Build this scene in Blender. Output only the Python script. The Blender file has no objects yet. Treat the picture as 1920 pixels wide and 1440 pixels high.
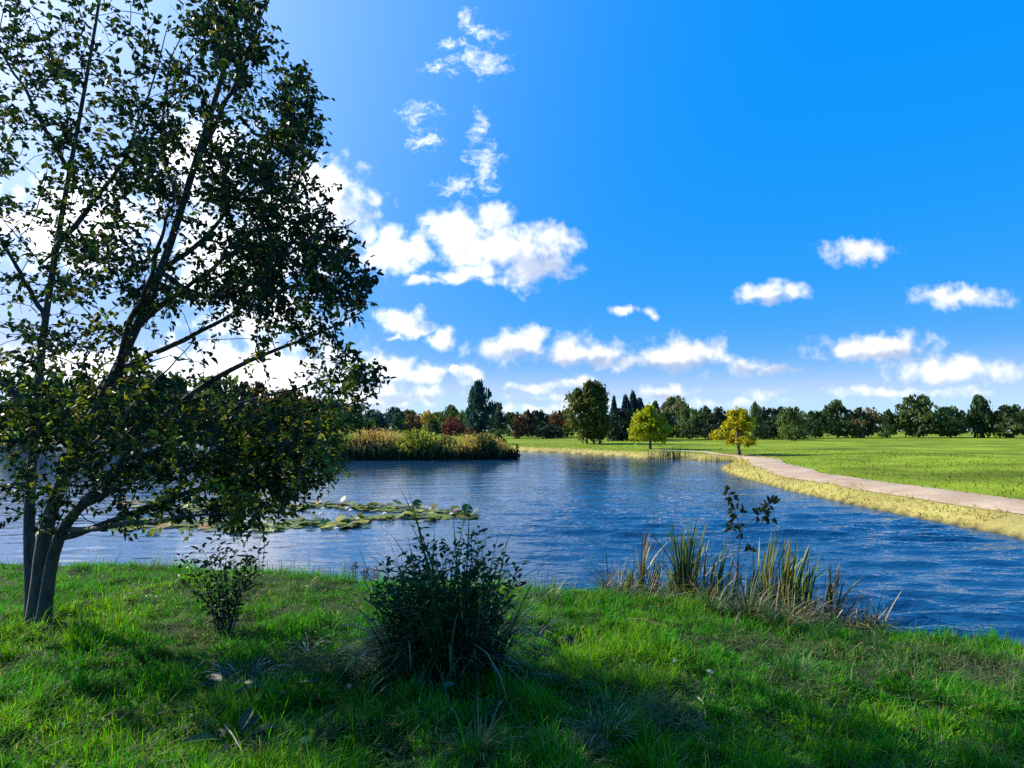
import bpy, math, random
import numpy as np
from mathutils import Vector

# ------------------------------------------------------------------ camera, world, sun, exposure
SC = bpy.context.scene
COL = SC.collection
F = 1088.0                       # focal length in pixels of the 1920x1440 photograph
PITCH = math.radians(4.47)
CAM_Z = 2.33
cam_data = bpy.data.cameras.new('camera')
cam = bpy.data.objects.new('camera', cam_data)
COL.objects.link(cam)
cam_data.sensor_fit = 'VERTICAL'
cam_data.sensor_height = 24.0
cam_data.lens = 12.0 * F / 720.0
cam_data.clip_start = 0.05
cam_data.clip_end = 3000
cam.location = (0, 0, CAM_Z)
cam.rotation_euler = (math.radians(90) + PITCH, 0, 0)
SC.camera = cam

SUN_AZ = math.radians(-62)       # measured from +Y, negative = to the left
SUN_EL = math.radians(31)
sun_vec = Vector((math.sin(SUN_AZ) * math.cos(SUN_EL), math.cos(SUN_AZ) * math.cos(SUN_EL), math.sin(SUN_EL)))
sd_ = bpy.data.lights.new('sun', 'SUN')
sd_.energy = 5.0
sd_.angle = math.radians(0.5)
sd_.color = (1.0, 0.93, 0.80)
sun = bpy.data.objects.new('sun', sd_)
COL.objects.link(sun)
sun.rotation_euler = sun_vec.to_track_quat('Z', 'Y').to_euler()

SC.view_settings.view_transform = 'Standard'
SC.view_settings.look = 'None'
SC.view_settings.exposure = 0.95
SC.view_settings.gamma = 1.0
SC.render.engine = 'CYCLES'
SC.cycles.max_bounces = 5
SC.cycles.diffuse_bounces = 2
SC.cycles.glossy_bounces = 3
SC.cycles.transmission_bounces = 3
SC.cycles.transparent_max_bounces = 4
SC.cycles.use_denoising = False
SC.cycles.caustics_reflective = False
SC.cycles.caustics_refractive = False

CP, SP = math.cos(PITCH), math.sin(PITCH)
def uv(px, py):
    """slope of the line of sight through a photograph pixel: x/y and z/y"""
    s = (720.0 - py) / F
    d = CP - s * SP
    return ((px - 960.0) / F) / d, (SP + s * CP) / d
def at(px, py, Y):
    u, v = uv(px, py)
    return Vector((u * Y, Y, CAM_Z + v * Y))
def at_z(px, py, z=0.0):
    u, v = uv(px, py)
    Y = (z - CAM_Z) / v
    return Vector((u * Y, Y, z))

# ---- world: Nishita sky with clouds held in the direction space of the sky
CLOUDS = [  # px, py, rx, ry, core weakness (0 = solid)
    (728, 468, 52, 44, 0), (775, 466, 46, 28, 0), (848, 440, 56, 46, 0), (925, 408, 38, 28, .1), (905, 470, 66, 42, 0),
    (965, 468, 78, 46, 0), (1022, 458, 56, 46, 0), (995, 505, 78, 34, .25), (800, 528, 44, 10, .35), (850, 518, 46, 14, .25),
    (900, 505, 56, 20, .1), (935, 525, 26, 14, .35),
    (632, 392, 62, 84, .05), (590, 350, 66, 56, .1), (560, 420, 130, 90, 0), (690, 446, 34, 24, .25), (440, 480, 130, 110, .1),
    (752, 606, 44, 25, 0), (786, 618, 22, 15, .2), (828, 636, 24, 21, 0), (737, 634, 18, 6, .3),
    (720, 690, 52, 28, 0), (800, 703, 38, 21, 0), (882, 704, 20, 21, .1), (862, 694, 16, 8, .3),
    (760, 742, 84, 15, .2), (690, 752, 80, 34, .15), (470, 700, 210, 64, .05), (500, 590, 130, 60, .3), (380, 300, 120, 90, .2),
    (955, 650, 66, 28, 0), (992, 632, 28, 25, 0), (1070, 660, 54, 28, 0), (1135, 664, 58, 27, 0), (1185, 680, 44, 15, .15),
    (1272, 668, 84, 32, 0), (1318, 662, 44, 30, 0), (1392, 683, 36, 20, .05), (1455, 696, 50, 12, .35),
    (1450, 556, 66, 19, .05), (1446, 545, 26, 20, .05), (1170, 583, 22, 10, .25), (1217, 586, 15, 11, .25),
    (1092, 717, 26, 15, .1), (1060, 722, 44, 9, .35), (1243, 736, 42, 15, .15), (1265, 728, 17, 16, .15),
    (990, 726, 38, 8, .2), (1000, 746, 60, 9, .4), (1430, 738, 40, 14, .5), (1010, 765, 140, 14, .5), (1300, 756, 220, 10, .55),
    (1640, 650, 110, 26, .1), (1780, 690, 120, 24, .1), (1620, 470, 70, 24, .2), (1800, 560, 90, 24, .25), (1700, 735, 160, 12, .4),
    (150, 420, 160, 90, .2), (140, 690, 160, 40, .1),
]
WISPS = [  # thin high shreds
    (872, 30, 16, 24, .45), (890, 55, 22, 14, .4), (915, 68, 30, 12, .42), (912, 118, 36, 24, .3), (878, 100, 30, 18, .5),
    (820, 128, 28, 16, .5), (785, 212, 32, 20, .52), (800, 262, 26, 22, .46), (895, 240, 16, 32, .45), (907, 312, 26, 42, .34),
    (855, 345, 32, 18, .38), (768, 268, 12, 7, .5), (850, 85, 34, 12, .55),
]
SHADES = [  # the greyer undersides of the clouds
    (1015, 500, 78, 34, 0), (668, 400, 34, 60, 0), (980, 668, 84, 14, 0), (1100, 682, 100, 14, 0), (1275, 690, 100, 17, 0),
    (1400, 695, 44, 11, 0), (1455, 700, 60, 14, 0), (735, 748, 34, 12, 0), (808, 745, 26, 7, 0), (1450, 570, 60, 9, 0),
    (1250, 745, 50, 9, 0), (793, 618, 12, 9, 0), (1665, 668, 90, 14, 0), (1000, 750, 60, 8, 0), (705, 770, 80, 14, 0),
]
def build_world():
    w = bpy.data.worlds.new('World')
    SC.world = w
    w.use_nodes = True
    nt = w.node_tree
    N, L = nt.nodes, nt.links
    N.clear()
    def node(t, **k):
        n = N.new(t)
        for a, b in k.items():
            setattr(n, a, b)
        return n
    def setin(n, i, v):
        if hasattr(v, 'is_output'):
            L.new(v, n.inputs[i])
        else:
            n.inputs[i].default_value = v
    def mth(op, a, b=0.0, c=0.0, clamp=False):
        n = node('ShaderNodeMath', operation=op, use_clamp=clamp)
        for i, v in enumerate((a, b, c)):
            if i < len(n.inputs):
                setin(n, i, v)
        return n.outputs[0]
    def vec(op, a, b=(0, 0, 0), c=(0, 0, 0)):
        n = node('ShaderNodeVectorMath', operation=op)
        for i, v in enumerate((a, b, c)):
            if i < len(n.inputs) and not (op in ('LENGTH',) and i > 0):
                setin(n, i, v)
        return n.outputs['Value'] if op in ('LENGTH', 'DOT_PRODUCT') else n.outputs[0]
    def sstep(x, lo, hi, to0=0.0, to1=1.0):
        n = node('ShaderNodeMapRange', interpolation_type='SMOOTHSTEP')
        setin(n, 0, x)
        n.inputs[1].default_value, n.inputs[2].default_value = lo, hi
        n.inputs[3].default_value, n.inputs[4].default_value = to0, to1
        return n.outputs[0]
    def mix(fac, a, b, blend='MIX'):
        n = node('ShaderNodeMix', data_type='RGBA', blend_type=blend)
        setin(n, 0, fac); setin(n, 6, a); setin(n, 7, b)
        return n.outputs[2]
    geo = node('ShaderNodeTexCoord').outputs['Generated']
    sky = node('ShaderNodeTexSky', sky_type='NISHITA')
    sky.sun_disc = False
    sky.sun_elevation = SUN_EL
    sky.sun_rotation = SUN_AZ
    sky.air_density = 1.0
    sky.dust_density = 0.6
    sky.ozone_density = 2.0
    hsv = node('ShaderNodeHueSaturation')
    hsv.inputs['Saturation'].default_value = 1.45
    hsv.inputs['Value'].default_value = 1.0
    L.new(sky.outputs[0], hsv.inputs['Color'])
    skyt = vec('MULTIPLY', hsv.outputs[0], (0.86, 1.05, 1.18))
    # grade the clear sky: even brightness, hue running from deep azure to pale blue as the Sky Texture has it
    ss = node('ShaderNodeSeparateXYZ'); L.new(skyt, ss.inputs[0])
    bl = mth('MAXIMUM', ss.outputs[2], 0.001)
    rr = mth('MINIMUM', mth('POWER', mth('MAXIMUM', mth('DIVIDE', ss.outputs[0], bl), 0.0), 1.6), 0.42)
    gg = mth('MINIMUM', mth('MULTIPLY_ADD', mth('DIVIDE', ss.outputs[1], bl), 0.46, 0.16), 0.72)
    sc_ = node('ShaderNodeCombineXYZ')
    L.new(mth('MULTIPLY', rr, 4.8), sc_.inputs[0]); L.new(mth('MULTIPLY', gg, 4.8), sc_.inputs[1]); sc_.inputs[2].default_value = 4.8
    skyc = sc_.outputs[0]
    sep = node('ShaderNodeSeparateXYZ')
    L.new(geo, sep.inputs[0])
    yy = mth('MAXIMUM', sep.outputs[1], 0.02)
    comb = node('ShaderNodeCombineXYZ')
    L.new(mth('DIVIDE', sep.outputs[0], yy), comb.inputs[0])
    L.new(mth('DIVIDE', sep.outputs[2], yy), comb.inputs[1])
    comb.inputs[2].default_value = 1.0
    p0 = comb.outputs[0]
    def noise(vecsock, scale, detail, rough):
        n = node('ShaderNodeTexNoise', noise_dimensions='2D')
        L.new(vecsock, n.inputs['Vector'])
        n.inputs['Scale'].default_value = scale
        n.inputs['Detail'].default_value = detail
        n.inputs['Roughness'].default_value = rough
        return n
    warp = noise(p0, 14.0, 4.0, 0.6)
    wv = vec('SUBTRACT', warp.outputs['Color'], (0.5, 0.5, 0.5))
    p = vec('MULTIPLY_ADD', wv, (0.055, 0.036, 0.0), p0)
    def env(lst):
        best = None
        for px, py, rx, ry, c in lst:
            u, v = uv(px, py)
            a, b = F / rx, F / ry
            q = vec('MULTIPLY_ADD', p, (a * .74, b * .74, 0.0), (-u * a * .74, -v * b * .74, c * 1.1))
            d = vec('DOT_PRODUCT', q, q)
            best = d if best is None else mth('MINIMUM', best, d)
        return mth('SQRT', best)
    d = env(CLOUDS)
    fb = noise(p0, 26.0, 7.0, 0.56).outputs[0]
    dens = mth('ADD', mth('SUBTRACT', 1.0, d), mth('MULTIPLY', mth('SUBTRACT', fb, 0.5), 1.45))
    cover = sstep(dens, -0.02, 0.85)
    fw = noise(vec('MULTIPLY', p, (1.0, 1.35, 1.0)), 44.0, 6.0, 0.68).outputs[0]
    densw = mth('ADD', mth('SUBTRACT', 1.15, env(WISPS)), mth('MULTIPLY', mth('SUBTRACT', fw, 0.5), 2.6))
    cover = mth('MAXIMUM', cover, mth('MULTIPLY', sstep(densw, 0.0, 1.4), 0.75))
    cover = mth('MULTIPLY', cover, sstep(sep.outputs[1], 0.05, 0.3))
    sh = env(SHADES)
    shade = sstep(mth('ADD', sh, mth('MULTIPLY', mth('SUBTRACT', fb, 0.5), 1.2)), 0.3, 1.2, 1.0, 0.0)
    inner = noise(p, 22.0, 4.0, 0.55).outputs[0]
    ccol = mix(mth('MULTIPLY', shade, 0.95), (5.9, 5.9, 6.0, 1), (2.5, 2.95, 3.9, 1))
    ccol = mix(sstep(inner, 0.35, 0.7, 0.0, 0.30), ccol, (4.0, 4.2, 5.0, 1))
    # aureole of scattered light round the (unseen) sun
    dt = vec('DOT_PRODUCT', vec('NORMALIZE', geo), tuple(sun_vec))
    dt = mth('MAXIMUM', dt, 0.0)
    gl = mth('ADD', mth('MULTIPLY', mth('POWER', dt, 5.0), 2.8), mth('MULTIPLY', mth('POWER', dt, 30.0), 3.0))
    # pale moist air low over the horizon
    low = sstep(mth('ABSOLUTE', sep.outputs[2]), 0.0, 0.13, 0.75, 0.0)
    skyc = mix(low, skyc, (3.0, 4.2, 5.2, 1))
    gcol = vec('MULTIPLY', (1.0, 1.0, 0.98), (1, 1, 1))
    gn = node('ShaderNodeVectorMath', operation='SCALE')
    L.new(gcol, gn.inputs[0]); L.new(gl, gn.inputs[3])
    skyc = vec('ADD', skyc, gn.outputs[0])
    cs = node('ShaderNodeVectorMath', operation='SCALE')      # clouds nearer the sun are brighter
    L.new(ccol, cs.inputs[0]); L.new(mth('MULTIPLY_ADD', mth('POWER', dt, 4.0), 1.6, 1.0), cs.inputs[3])
    out = mix(mth('MULTIPLY', cover, 0.97), skyc, cs.outputs[0])
    bg = node('ShaderNodeBackground')
    bg.inputs['Strength'].default_value = 0.106
    L.new(out, bg.inputs['Color'])
    wo = node('ShaderNodeOutputWorld')
    L.new(bg.outputs[0], wo.inputs['Surface'])
    w.cycles.sampling_method = 'MANUAL'
    w.cycles.sample_map_resolution = 512
build_world()

# ------------------------------------------------------------------ helpers
rng = np.random.default_rng(7)
random.seed(7)
UP = np.array([0.0, 0.0, 1.0])

class MB:
    """collects verts, faces and per-vertex colours, then links ONE mesh object"""
    def __init__(self):
        self.v, self.c, self.f, self.n = [], [], [], 0
    def add(self, verts, faces, col=(1, 1, 1)):
        verts = np.asarray(verts, dtype=np.float32).reshape(-1, 3)
        col = np.asarray(col, dtype=np.float32)
        if col.ndim == 1:
            col = np.tile(col, (len(verts), 1))
        self.v.append(verts); self.c.append(col)
        for fa in (faces if isinstance(faces, list) else [faces]):
            self.f.append(np.asarray(fa, dtype=np.int32) + self.n)
        self.n += len(verts)
        return self
    def mesh(self, name, mat, smooth=False):
        me = bpy.data.meshes.new(name)
        V = np.concatenate(self.v); C = np.concatenate(self.c)
        me.vertices.add(len(V))
        me.vertices.foreach_set('co', V.ravel())
        loops = np.concatenate([f.ravel() for f in self.f])
        sizes = np.concatenate([np.full(len(f), f.shape[1], np.int32) for f in self.f])
        starts = np.concatenate([[0], np.cumsum(sizes)[:-1]]).astype(np.int32)
        me.loops.add(len(loops))
        me.loops.foreach_set('vertex_index', loops)
        me.polygons.add(len(sizes))
        me.polygons.foreach_set('loop_start', starts)
        me.polygons.foreach_set('loop_total', sizes)
        me.polygons.foreach_set('use_smooth', np.full(len(sizes), smooth, dtype=bool))
        a = me.color_attributes.new('col', 'FLOAT_COLOR', 'POINT')
        a.data.foreach_set('color', np.concatenate([C, np.ones((len(C), 1), np.float32)], 1).ravel())
        me.materials.append(mat)
        me.update(calc_edges=True)
        return me
    def build(self, name, mat, parent=None, smooth=False):
        return link(name, self.mesh(name, mat, smooth), parent)

def link(name, data, parent=None):
    o = bpy.data.objects.new(name, data)
    COL.objects.link(o)
    if parent is not None:
        o.parent = parent
    return o
def tag(o, label=None, cat=None, group=None, kind=None):
    if label: o['label'] = label
    if cat: o['category'] = cat
    if group: o['group'] = group
    if kind: o['kind'] = kind
    return o
def thing(name, loc, label, cat, group=None, rz=0.0):
    o = link(name, None)
    o.location = loc
    o.rotation_euler = (0, 0, rz)
    return tag(o, label, cat, group)

def nrm(a):
    return a / np.maximum(np.linalg.norm(a, axis=-1, keepdims=True), 1e-9)
def jitter(base, n, amt, g=None):
    """n colours round a base colour (variation of the plant itself)"""
    g = g or rng
    b = np.asarray(base, float)
    k = np.exp(g.normal(0, amt, (n, 1)))
    t = g.normal(0, amt * 0.5, (n, 3))
    return np.clip(b * k * np.exp(t), 0.002, 0.9)

def leaves(mb, P, ax, up, length, width, col, fold=0.25, droop=0.12):
    """pointed oval leaves, folded along the midrib: 6 verts, 2 quads each"""
    n = len(P)
    ax = nrm(ax); side = nrm(np.cross(ax, up)); nm = nrm(np.cross(side, ax))
    l = np.broadcast_to(np.asarray(length, float), (n,))[:, None]
    w = np.broadcast_to(np.asarray(width, float), (n,))[:, None]
    V = np.empty((n, 6, 3))
    V[:, 0] = P
    V[:, 1] = P + ax * l * .32 + side * w * .46 + nm * w * fold
    V[:, 2] = P + ax * l * .70 + side * w * .36 + nm * (w * fold - l * droop * .5)
    V[:, 3] = P + ax * l - nm * l * droop
    V[:, 4] = P + ax * l * .70 - side * w * .36 + nm * (w * fold - l * droop * .5)
    V[:, 5] = P + ax * l * .32 - side * w * .46 + nm * w * fold
    b = (np.arange(n) * 6)[:, None]
    Fq = np.concatenate([b + np.array([[0, 1, 2, 3]]), b + np.array([[0, 3, 4, 5]])])
    mb.add(V, Fq, np.repeat(np.broadcast_to(col, (n, 3)), 6, axis=0))

def blades(mb, P, az, length, width, lean, curl, col, tipcol=None, seg=3):
    """grass or reed blades: start leaning by `lean` rad, curl further by `curl` rad along the length"""
    n = len(P)
    f = lambda a: np.broadcast_to(np.asarray(a, float), (n,))
    az, length, width, lean, curl = f(az), f(length), f(width), f(lean), f(curl)
    d = np.stack([np.cos(az), np.sin(az), np.zeros(n)], 1)
    s = np.stack([-np.sin(az), np.cos(az), np.zeros(n)], 1)
    tw = rng.normal(0, .5, n)[:, None]
    s = nrm(s * np.cos(tw) + d * np.sin(tw))
    nv = 2 * seg + 1
    V = np.empty((n, nv, 3)); C = np.empty((n, nv, 3))
    cur = np.array(P, float)
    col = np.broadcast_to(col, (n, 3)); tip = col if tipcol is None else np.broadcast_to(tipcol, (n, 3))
    for k in range(seg + 1):
        t = k / seg
        if k < seg:
            w = (width * (1 - 0.55 * t ** 1.5) * 0.5)[:, None]
            V[:, 2 * k] = cur - s * w
            V[:, 2 * k + 1] = cur + s * w
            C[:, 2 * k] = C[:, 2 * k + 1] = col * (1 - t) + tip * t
            a = (lean + curl * (t + .5 / seg))[:, None]
            cur = cur + (d * np.sin(a) + UP * np.cos(a)) * (length / seg)[:, None]
        else:
            V[:, nv - 1] = cur
            C[:, nv - 1] = tip
    b = (np.arange(n) * nv)[:, None]
    quads = np.concatenate([b + np.array([[2 * k, 2 * k + 1, 2 * k + 3, 2 * k + 2]]) for k in range(seg - 1)]) if seg > 1 else None
    tris = b + np.array([[nv - 3, nv - 2, nv - 1]])
    mb.add(V, [quads, tris] if quads is not None else [tris], C.reshape(-1, 3))

def tube(mb, pts, radii, sides=6, col=(1, 1, 1), cap=True):
    pts = np.asarray(pts, float); m = len(pts)
    radii = np.broadcast_to(np.asarray(radii, float), (m,))
    tan = np.gradient(pts, axis=0); tan = nrm(tan)
    ref = np.array([0.31, 0.17, 0.93]) if abs(tan[0][2]) < .9 else np.array([0.9, .3, .1])
    a = nrm(np.cross(tan, ref)); b = np.cross(tan, a)
    th = np.arange(sides) * 2 * math.pi / sides
    V = pts[:, None] + radii[:, None, None] * (a[:, None] * np.cos(th)[None, :, None] + b[:, None] * np.sin(th)[None, :, None])
    i = np.arange(m - 1)[:, None] * sides; j = np.arange(sides)[None]; jn = (j + 1) % sides
    q = np.stack([i + j, i + jn, i + sides + jn, i + sides + j], -1).reshape(-1, 4)
    fs = [q]
    if cap:
        fs.append(np.array([(m - 1) * sides + np.arange(sides)]))
    mb.add(V, fs, col)

def smooth_path(ctrl, n):
    """Catmull-Rom through control points"""
    c = np.asarray([tuple(p) for p in ctrl], float)
    c = np.vstack([2 * c[0] - c[1], c, 2 * c[-1] - c[-2]])
    out = []
    m = len(c) - 3
    for t in np.linspace(0, m - 1e-6, n):
        i = int(t); f = t - i
        p0, p1, p2, p3 = c[i:i + 4]
        out.append(.5 * ((2 * p1) + (-p0 + p2) * f + (2 * p0 - 5 * p1 + 4 * p2 - p3) * f * f + (-p0 + 3 * p1 - 3 * p2 + p3) * f ** 3))
    return np.array(out)

def fbm2(x, y, s, seed=0, octv=4):
    """cheap smooth value noise, about -1..1"""
    tot = np.zeros_like(x, dtype=float); amp, norm = 1.0, 0.0
    for o in range(octv):
        X, Y = x * s + 37.2 * o + seed * 11.3, y * s - 19.7 * o + seed * 5.1
        xi, yi = np.floor(X), np.floor(Y); xf, yf = X - xi, Y - yi
        hsh = lambda a, b: np.modf(np.abs(np.sin(a * 127.1 + b * 311.7 + seed * 7.7) * 43758.5453))[0]
        u_, v_ = xf * xf * (3 - 2 * xf), yf * yf * (3 - 2 * yf)
        n_ = (hsh(xi, yi) * (1 - u_) + hsh(xi + 1, yi) * u_) * (1 - v_) + (hsh(xi, yi + 1) * (1 - u_) + hsh(xi + 1, yi + 1) * u_) * v_
        tot += amp * (2 * n_ - 1); norm += amp
        amp *= .5; s *= 2.03
    return tot / norm
def sst(x, a, b):
    t = np.clip((x - a) / (b - a), 0, 1)
    return t * t * (3 - 2 * t)

# ------------------------------------------------------------------ materials
def new_mat(name):
    m = bpy.data.materials.new(name)
    m.use_nodes = True
    m.node_tree.nodes.clear()
    return m, m.node_tree.nodes, m.node_tree.links
def foliage_mat(name, trans=0.3, rough=0.5, spec=0.3, tgain=(1.25, 1.35, .6)):
    m, N, L = new_mat(name)
    at_ = N.new('ShaderNodeAttribute'); at_.attribute_name = 'col'
    oi = N.new('ShaderNodeObjectInfo')
    mul = N.new('ShaderNodeMix'); mul.data_type = 'RGBA'; mul.blend_type = 'MULTIPLY'; mul.inputs[0].default_value = 1.0
    L.new(at_.outputs['Color'], mul.inputs[6]); L.new(oi.outputs['Color'], mul.inputs[7])
    pb = N.new('ShaderNodeBsdfPrincipled')
    pb.inputs['Roughness'].default_value = rough
    pb.inputs['Specular IOR Level'].default_value = spec
    L.new(mul.outputs[2], pb.inputs['Base Color'])
    out = N.new('ShaderNodeOutputMaterial')
    if trans > 0:
        t = N.new('ShaderNodeBsdfTranslucent')
        g = N.new('ShaderNodeVectorMath'); g.operation = 'MULTIPLY'; g.inputs[1].default_value = tgain
        L.new(mul.outputs[2], g.inputs[0]); L.new(g.outputs[0], t.inputs['Color'])
        mx = N.new('ShaderNodeMixShader'); mx.inputs[0].default_value = trans
        L.new(pb.outputs[0], mx.inputs[1]); L.new(t.outputs[0], mx.inputs[2])
        L.new(mx.outputs[0], out.inputs[0])
    else:
        L.new(pb.outputs[0], out.inputs[0])
    return m
def bark_mat(name, c1, c2, scale=18.0):
    m, N, L = new_mat(name)
    tc = N.new('ShaderNodeTexCoord')
    mp = N.new('ShaderNodeMapping'); mp.inputs['Scale'].default_value = (1, 1, .25)
    L.new(tc.outputs['Object'], mp.inputs[0])
    n = N.new('ShaderNodeTexNoise'); n.inputs['Scale'].default_value = scale; n.inputs['Detail'].default_value = 6
    L.new(mp.outputs[0], n.inputs['Vector'])
    r = N.new('ShaderNodeValToRGB')
    r.color_ramp.elements[0].position = .35; r.color_ramp.elements[0].color = (*c1, 1)
    r.color_ramp.elements[1].position = .65; r.color_ramp.elements[1].color = (*c2, 1)
    L.new(n.outputs[0], r.inputs[0])
    b = N.new('ShaderNodeBump'); b.inputs['Strength'].default_value = .6; b.inputs['Distance'].default_value = .02
    L.new(n.outputs[0], b.inputs['Height'])
    pb = N.new('ShaderNodeBsdfPrincipled'); pb.inputs['Roughness'].default_value = .85
    L.new(r.outputs[0], pb.inputs['Base Color']); L.new(b.outputs[0], pb.inputs['Normal'])
    out = N.new('ShaderNodeOutputMaterial'); L.new(pb.outputs[0], out.inputs[0])
    return m
M_LEAF = foliage_mat('leaf', .36, .5, .2)
M_FAR = foliage_mat('far_foliage', .34, .7, .15)
M_GRASS = foliage_mat('grass', .40, .6, .08, (1.2, 1.3, .4))
M_REED = foliage_mat('reed', .22, .45, .35)
M_ISLE = foliage_mat('island_reed', .48, .7, .1, (1.25, 1.2, .7))
M_PAD = foliage_mat('lily_pad', .15, .5, .2)
M_PETAL = foliage_mat('petal', .35, .5, .3, (1, 1, 1))
M_BARK = bark_mat('bark', (.035, .03, .022), (.10, .085, .065))
M_TWIG = bark_mat('twig_bark', (.03, .022, .018), (.07, .05, .04), 60)
M_STEM = foliage_mat('stem', 0, .6, .3)

def ground_mat():
    m, N, L = new_mat('ground')
    at_ = N.new('ShaderNodeAttribute'); at_.attribute_name = 'col'
    geo = N.new('ShaderNodeNewGeometry')
    def noise(scale, detail=6, rough=.6):
        n = N.new('ShaderNodeTexNoise'); n.inputs['Scale'].default_value = scale
        n.inputs['Detail'].default_value = detail; n.inputs['Roughness'].default_value = rough
        L.new(geo.outputs['Position'], n.inputs['Vector']); return n
    n1, n2 = noise(.35), noise(9.0, 8, .7)
    ad = N.new('ShaderNodeMath'); ad.operation = 'ADD'
    L.new(n1.outputs[0], ad.inputs[0]); L.new(n2.outputs[0], ad.inputs[1])
    mr = N.new('ShaderNodeMapRange'); mr.inputs[1].default_value = .65; mr.inputs[2].default_value = 1.35
    mr.inputs[3].default_value = .55; mr.inputs[4].default_value = 1.45
    L.new(ad.outputs[0], mr.inputs[0])
    g = N.new('ShaderNodeVectorMath'); g.operation = 'SCALE'
    L.new(at_.outputs['Color'], g.inputs[0]); L.new(mr.outputs[0], g.inputs[3])
    b = N.new('ShaderNodeBump'); b.inputs['Strength'].default_value = .8; b.inputs['Distance'].default_value = .06
    L.new(n2.outputs[0], b.inputs['Height'])
    pb = N.new('ShaderNodeBsdfPrincipled'); pb.inputs['Roughness'].default_value = .9
    pb.inputs['Specular IOR Level'].default_value = .1
    L.new(g.outputs[0], pb.inputs['Base Color']); L.new(b.outputs[0], pb.inputs['Normal'])
    out = N.new('ShaderNodeOutputMaterial'); L.new(pb.outputs[0], out.inputs[0])
    return m
def water_mat():
    m, N, L = new_mat('water')
    geo = N.new('ShaderNodeNewGeometry')
    def wave(scale, sx, sy, rot, detail, dist=0.0):
        mp = N.new('ShaderNodeMapping'); mp.inputs['Scale'].default_value = (sx, sy, 1); mp.inputs['Rotation'].default_value = (0, 0, rot)
        L.new(geo.outputs['Position'], mp.inputs[0])
        n = N.new('ShaderNodeTexNoise'); n.inputs['Scale'].default_value = scale
        n.inputs['Detail'].default_value = detail; n.inputs['Roughness'].default_value = .5
        n.inputs['Distortion'].default_value = dist
        L.new(mp.outputs[0], n.inputs['Vector'])
        return n.outputs[0]
    a = wave(11.0, .5, 1.1, .25, 2.0, .3)
    b = wave(6.5, .45, 1.2, -.14, 2.0, .2)
    c = wave(.35, 1, 1, 0, 2.0)            # gusts: calmer and rougher patches
    def mth(op, x, y, z=0.0):
        n = N.new('ShaderNodeMath'); n.operation = op
        for i, v in enumerate((x, y, z)):
            if hasattr(v, 'is_output'): L.new(v, n.inputs[i])
            else: n.inputs[i].default_value = v
        return n.outputs[0]
    hgt = mth('ADD', mth('MULTIPLY', a, 1.0), mth('MULTIPLY', b, 1.0))
    at_ = N.new('ShaderNodeAttribute'); at_.attribute_name = 'col'
    sp = N.new('ShaderNodeSeparateColor'); L.new(at_.outputs['Color'], sp.inputs[0])
    gust = N.new('ShaderNodeMapRange'); gust.inputs[1].default_value = .35; gust.inputs[2].default_value = .65
    gust.inputs[3].default_value = .65; gust.inputs[4].default_value = 1.15
    L.new(c, gust.inputs[0])
    hgt = mth('MULTIPLY', mth('MULTIPLY', hgt, gust.outputs[0]), sp.outputs[0])
    bm = N.new('ShaderNodeBump'); bm.inputs['Strength'].default_value = 1.0; bm.inputs['Distance'].default_value = .035
    L.new(hgt, bm.inputs['Height'])
    pb = N.new('ShaderNodeBsdfPrincipled')
    pb.inputs['Base Color'].default_value = (.008, .046, .10, 1)
    L.new(sp.outputs[1], pb.inputs['Roughness'])
    pb.inputs['IOR'].default_value = 1.65
    L.new(bm.outputs[0], pb.inputs['Normal'])
    out = N.new('ShaderNodeOutputMaterial'); L.new(pb.outputs[0], out.inputs[0])
    return m
def path_mat():
    m, N, L = new_mat('path')
    geo = N.new('ShaderNodeNewGeometry')
    n = N.new('ShaderNodeTexNoise'); n.inputs['Scale'].default_value = 5; n.inputs['Detail'].default_value = 10
    n.inputs['Roughness'].default_value = .75
    L.new(geo.outputs['Position'], n.inputs['Vector'])
    r = N.new('ShaderNodeValToRGB')
    r.color_ramp.elements[0].position = .3; r.color_ramp.elements[0].color = (.30, .20, .115, 1)
    r.color_ramp.elements[1].position = .7; r.color_ramp.elements[1].color = (.47, .345, .22, 1)
    n2 = N.new('ShaderNodeTexNoise'); n2.inputs['Scale'].default_value = .9; n2.inputs['Detail'].default_value = 5
    L.new(geo.outputs['Position'], n2.inputs['Vector'])
    av = N.new('ShaderNodeMath'); av.operation = 'MULTIPLY_ADD'; av.inputs[1].default_value = .9; av.inputs[2].default_value = -.45
    L.new(n2.outputs[0], av.inputs[0])
    ad = N.new('ShaderNodeMath'); ad.operation = 'ADD'
    L.new(n.outputs[0], ad.inputs[0]); L.new(av.outputs[0], ad.inputs[1])
    L.new(ad.outputs[0], r.inputs[0])
    pb = N.new('ShaderNodeBsdfPrincipled'); pb.inputs['Roughness'].default_value = .9
    L.new(r.outputs[0], pb.inputs['Base Color'])
    out = N.new('ShaderNodeOutputMaterial'); L.new(pb.outputs[0], out.inputs[0])
    return m
M_GROUND, M_WATER, M_PATH = ground_mat(), water_mat(), path_mat()

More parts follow.
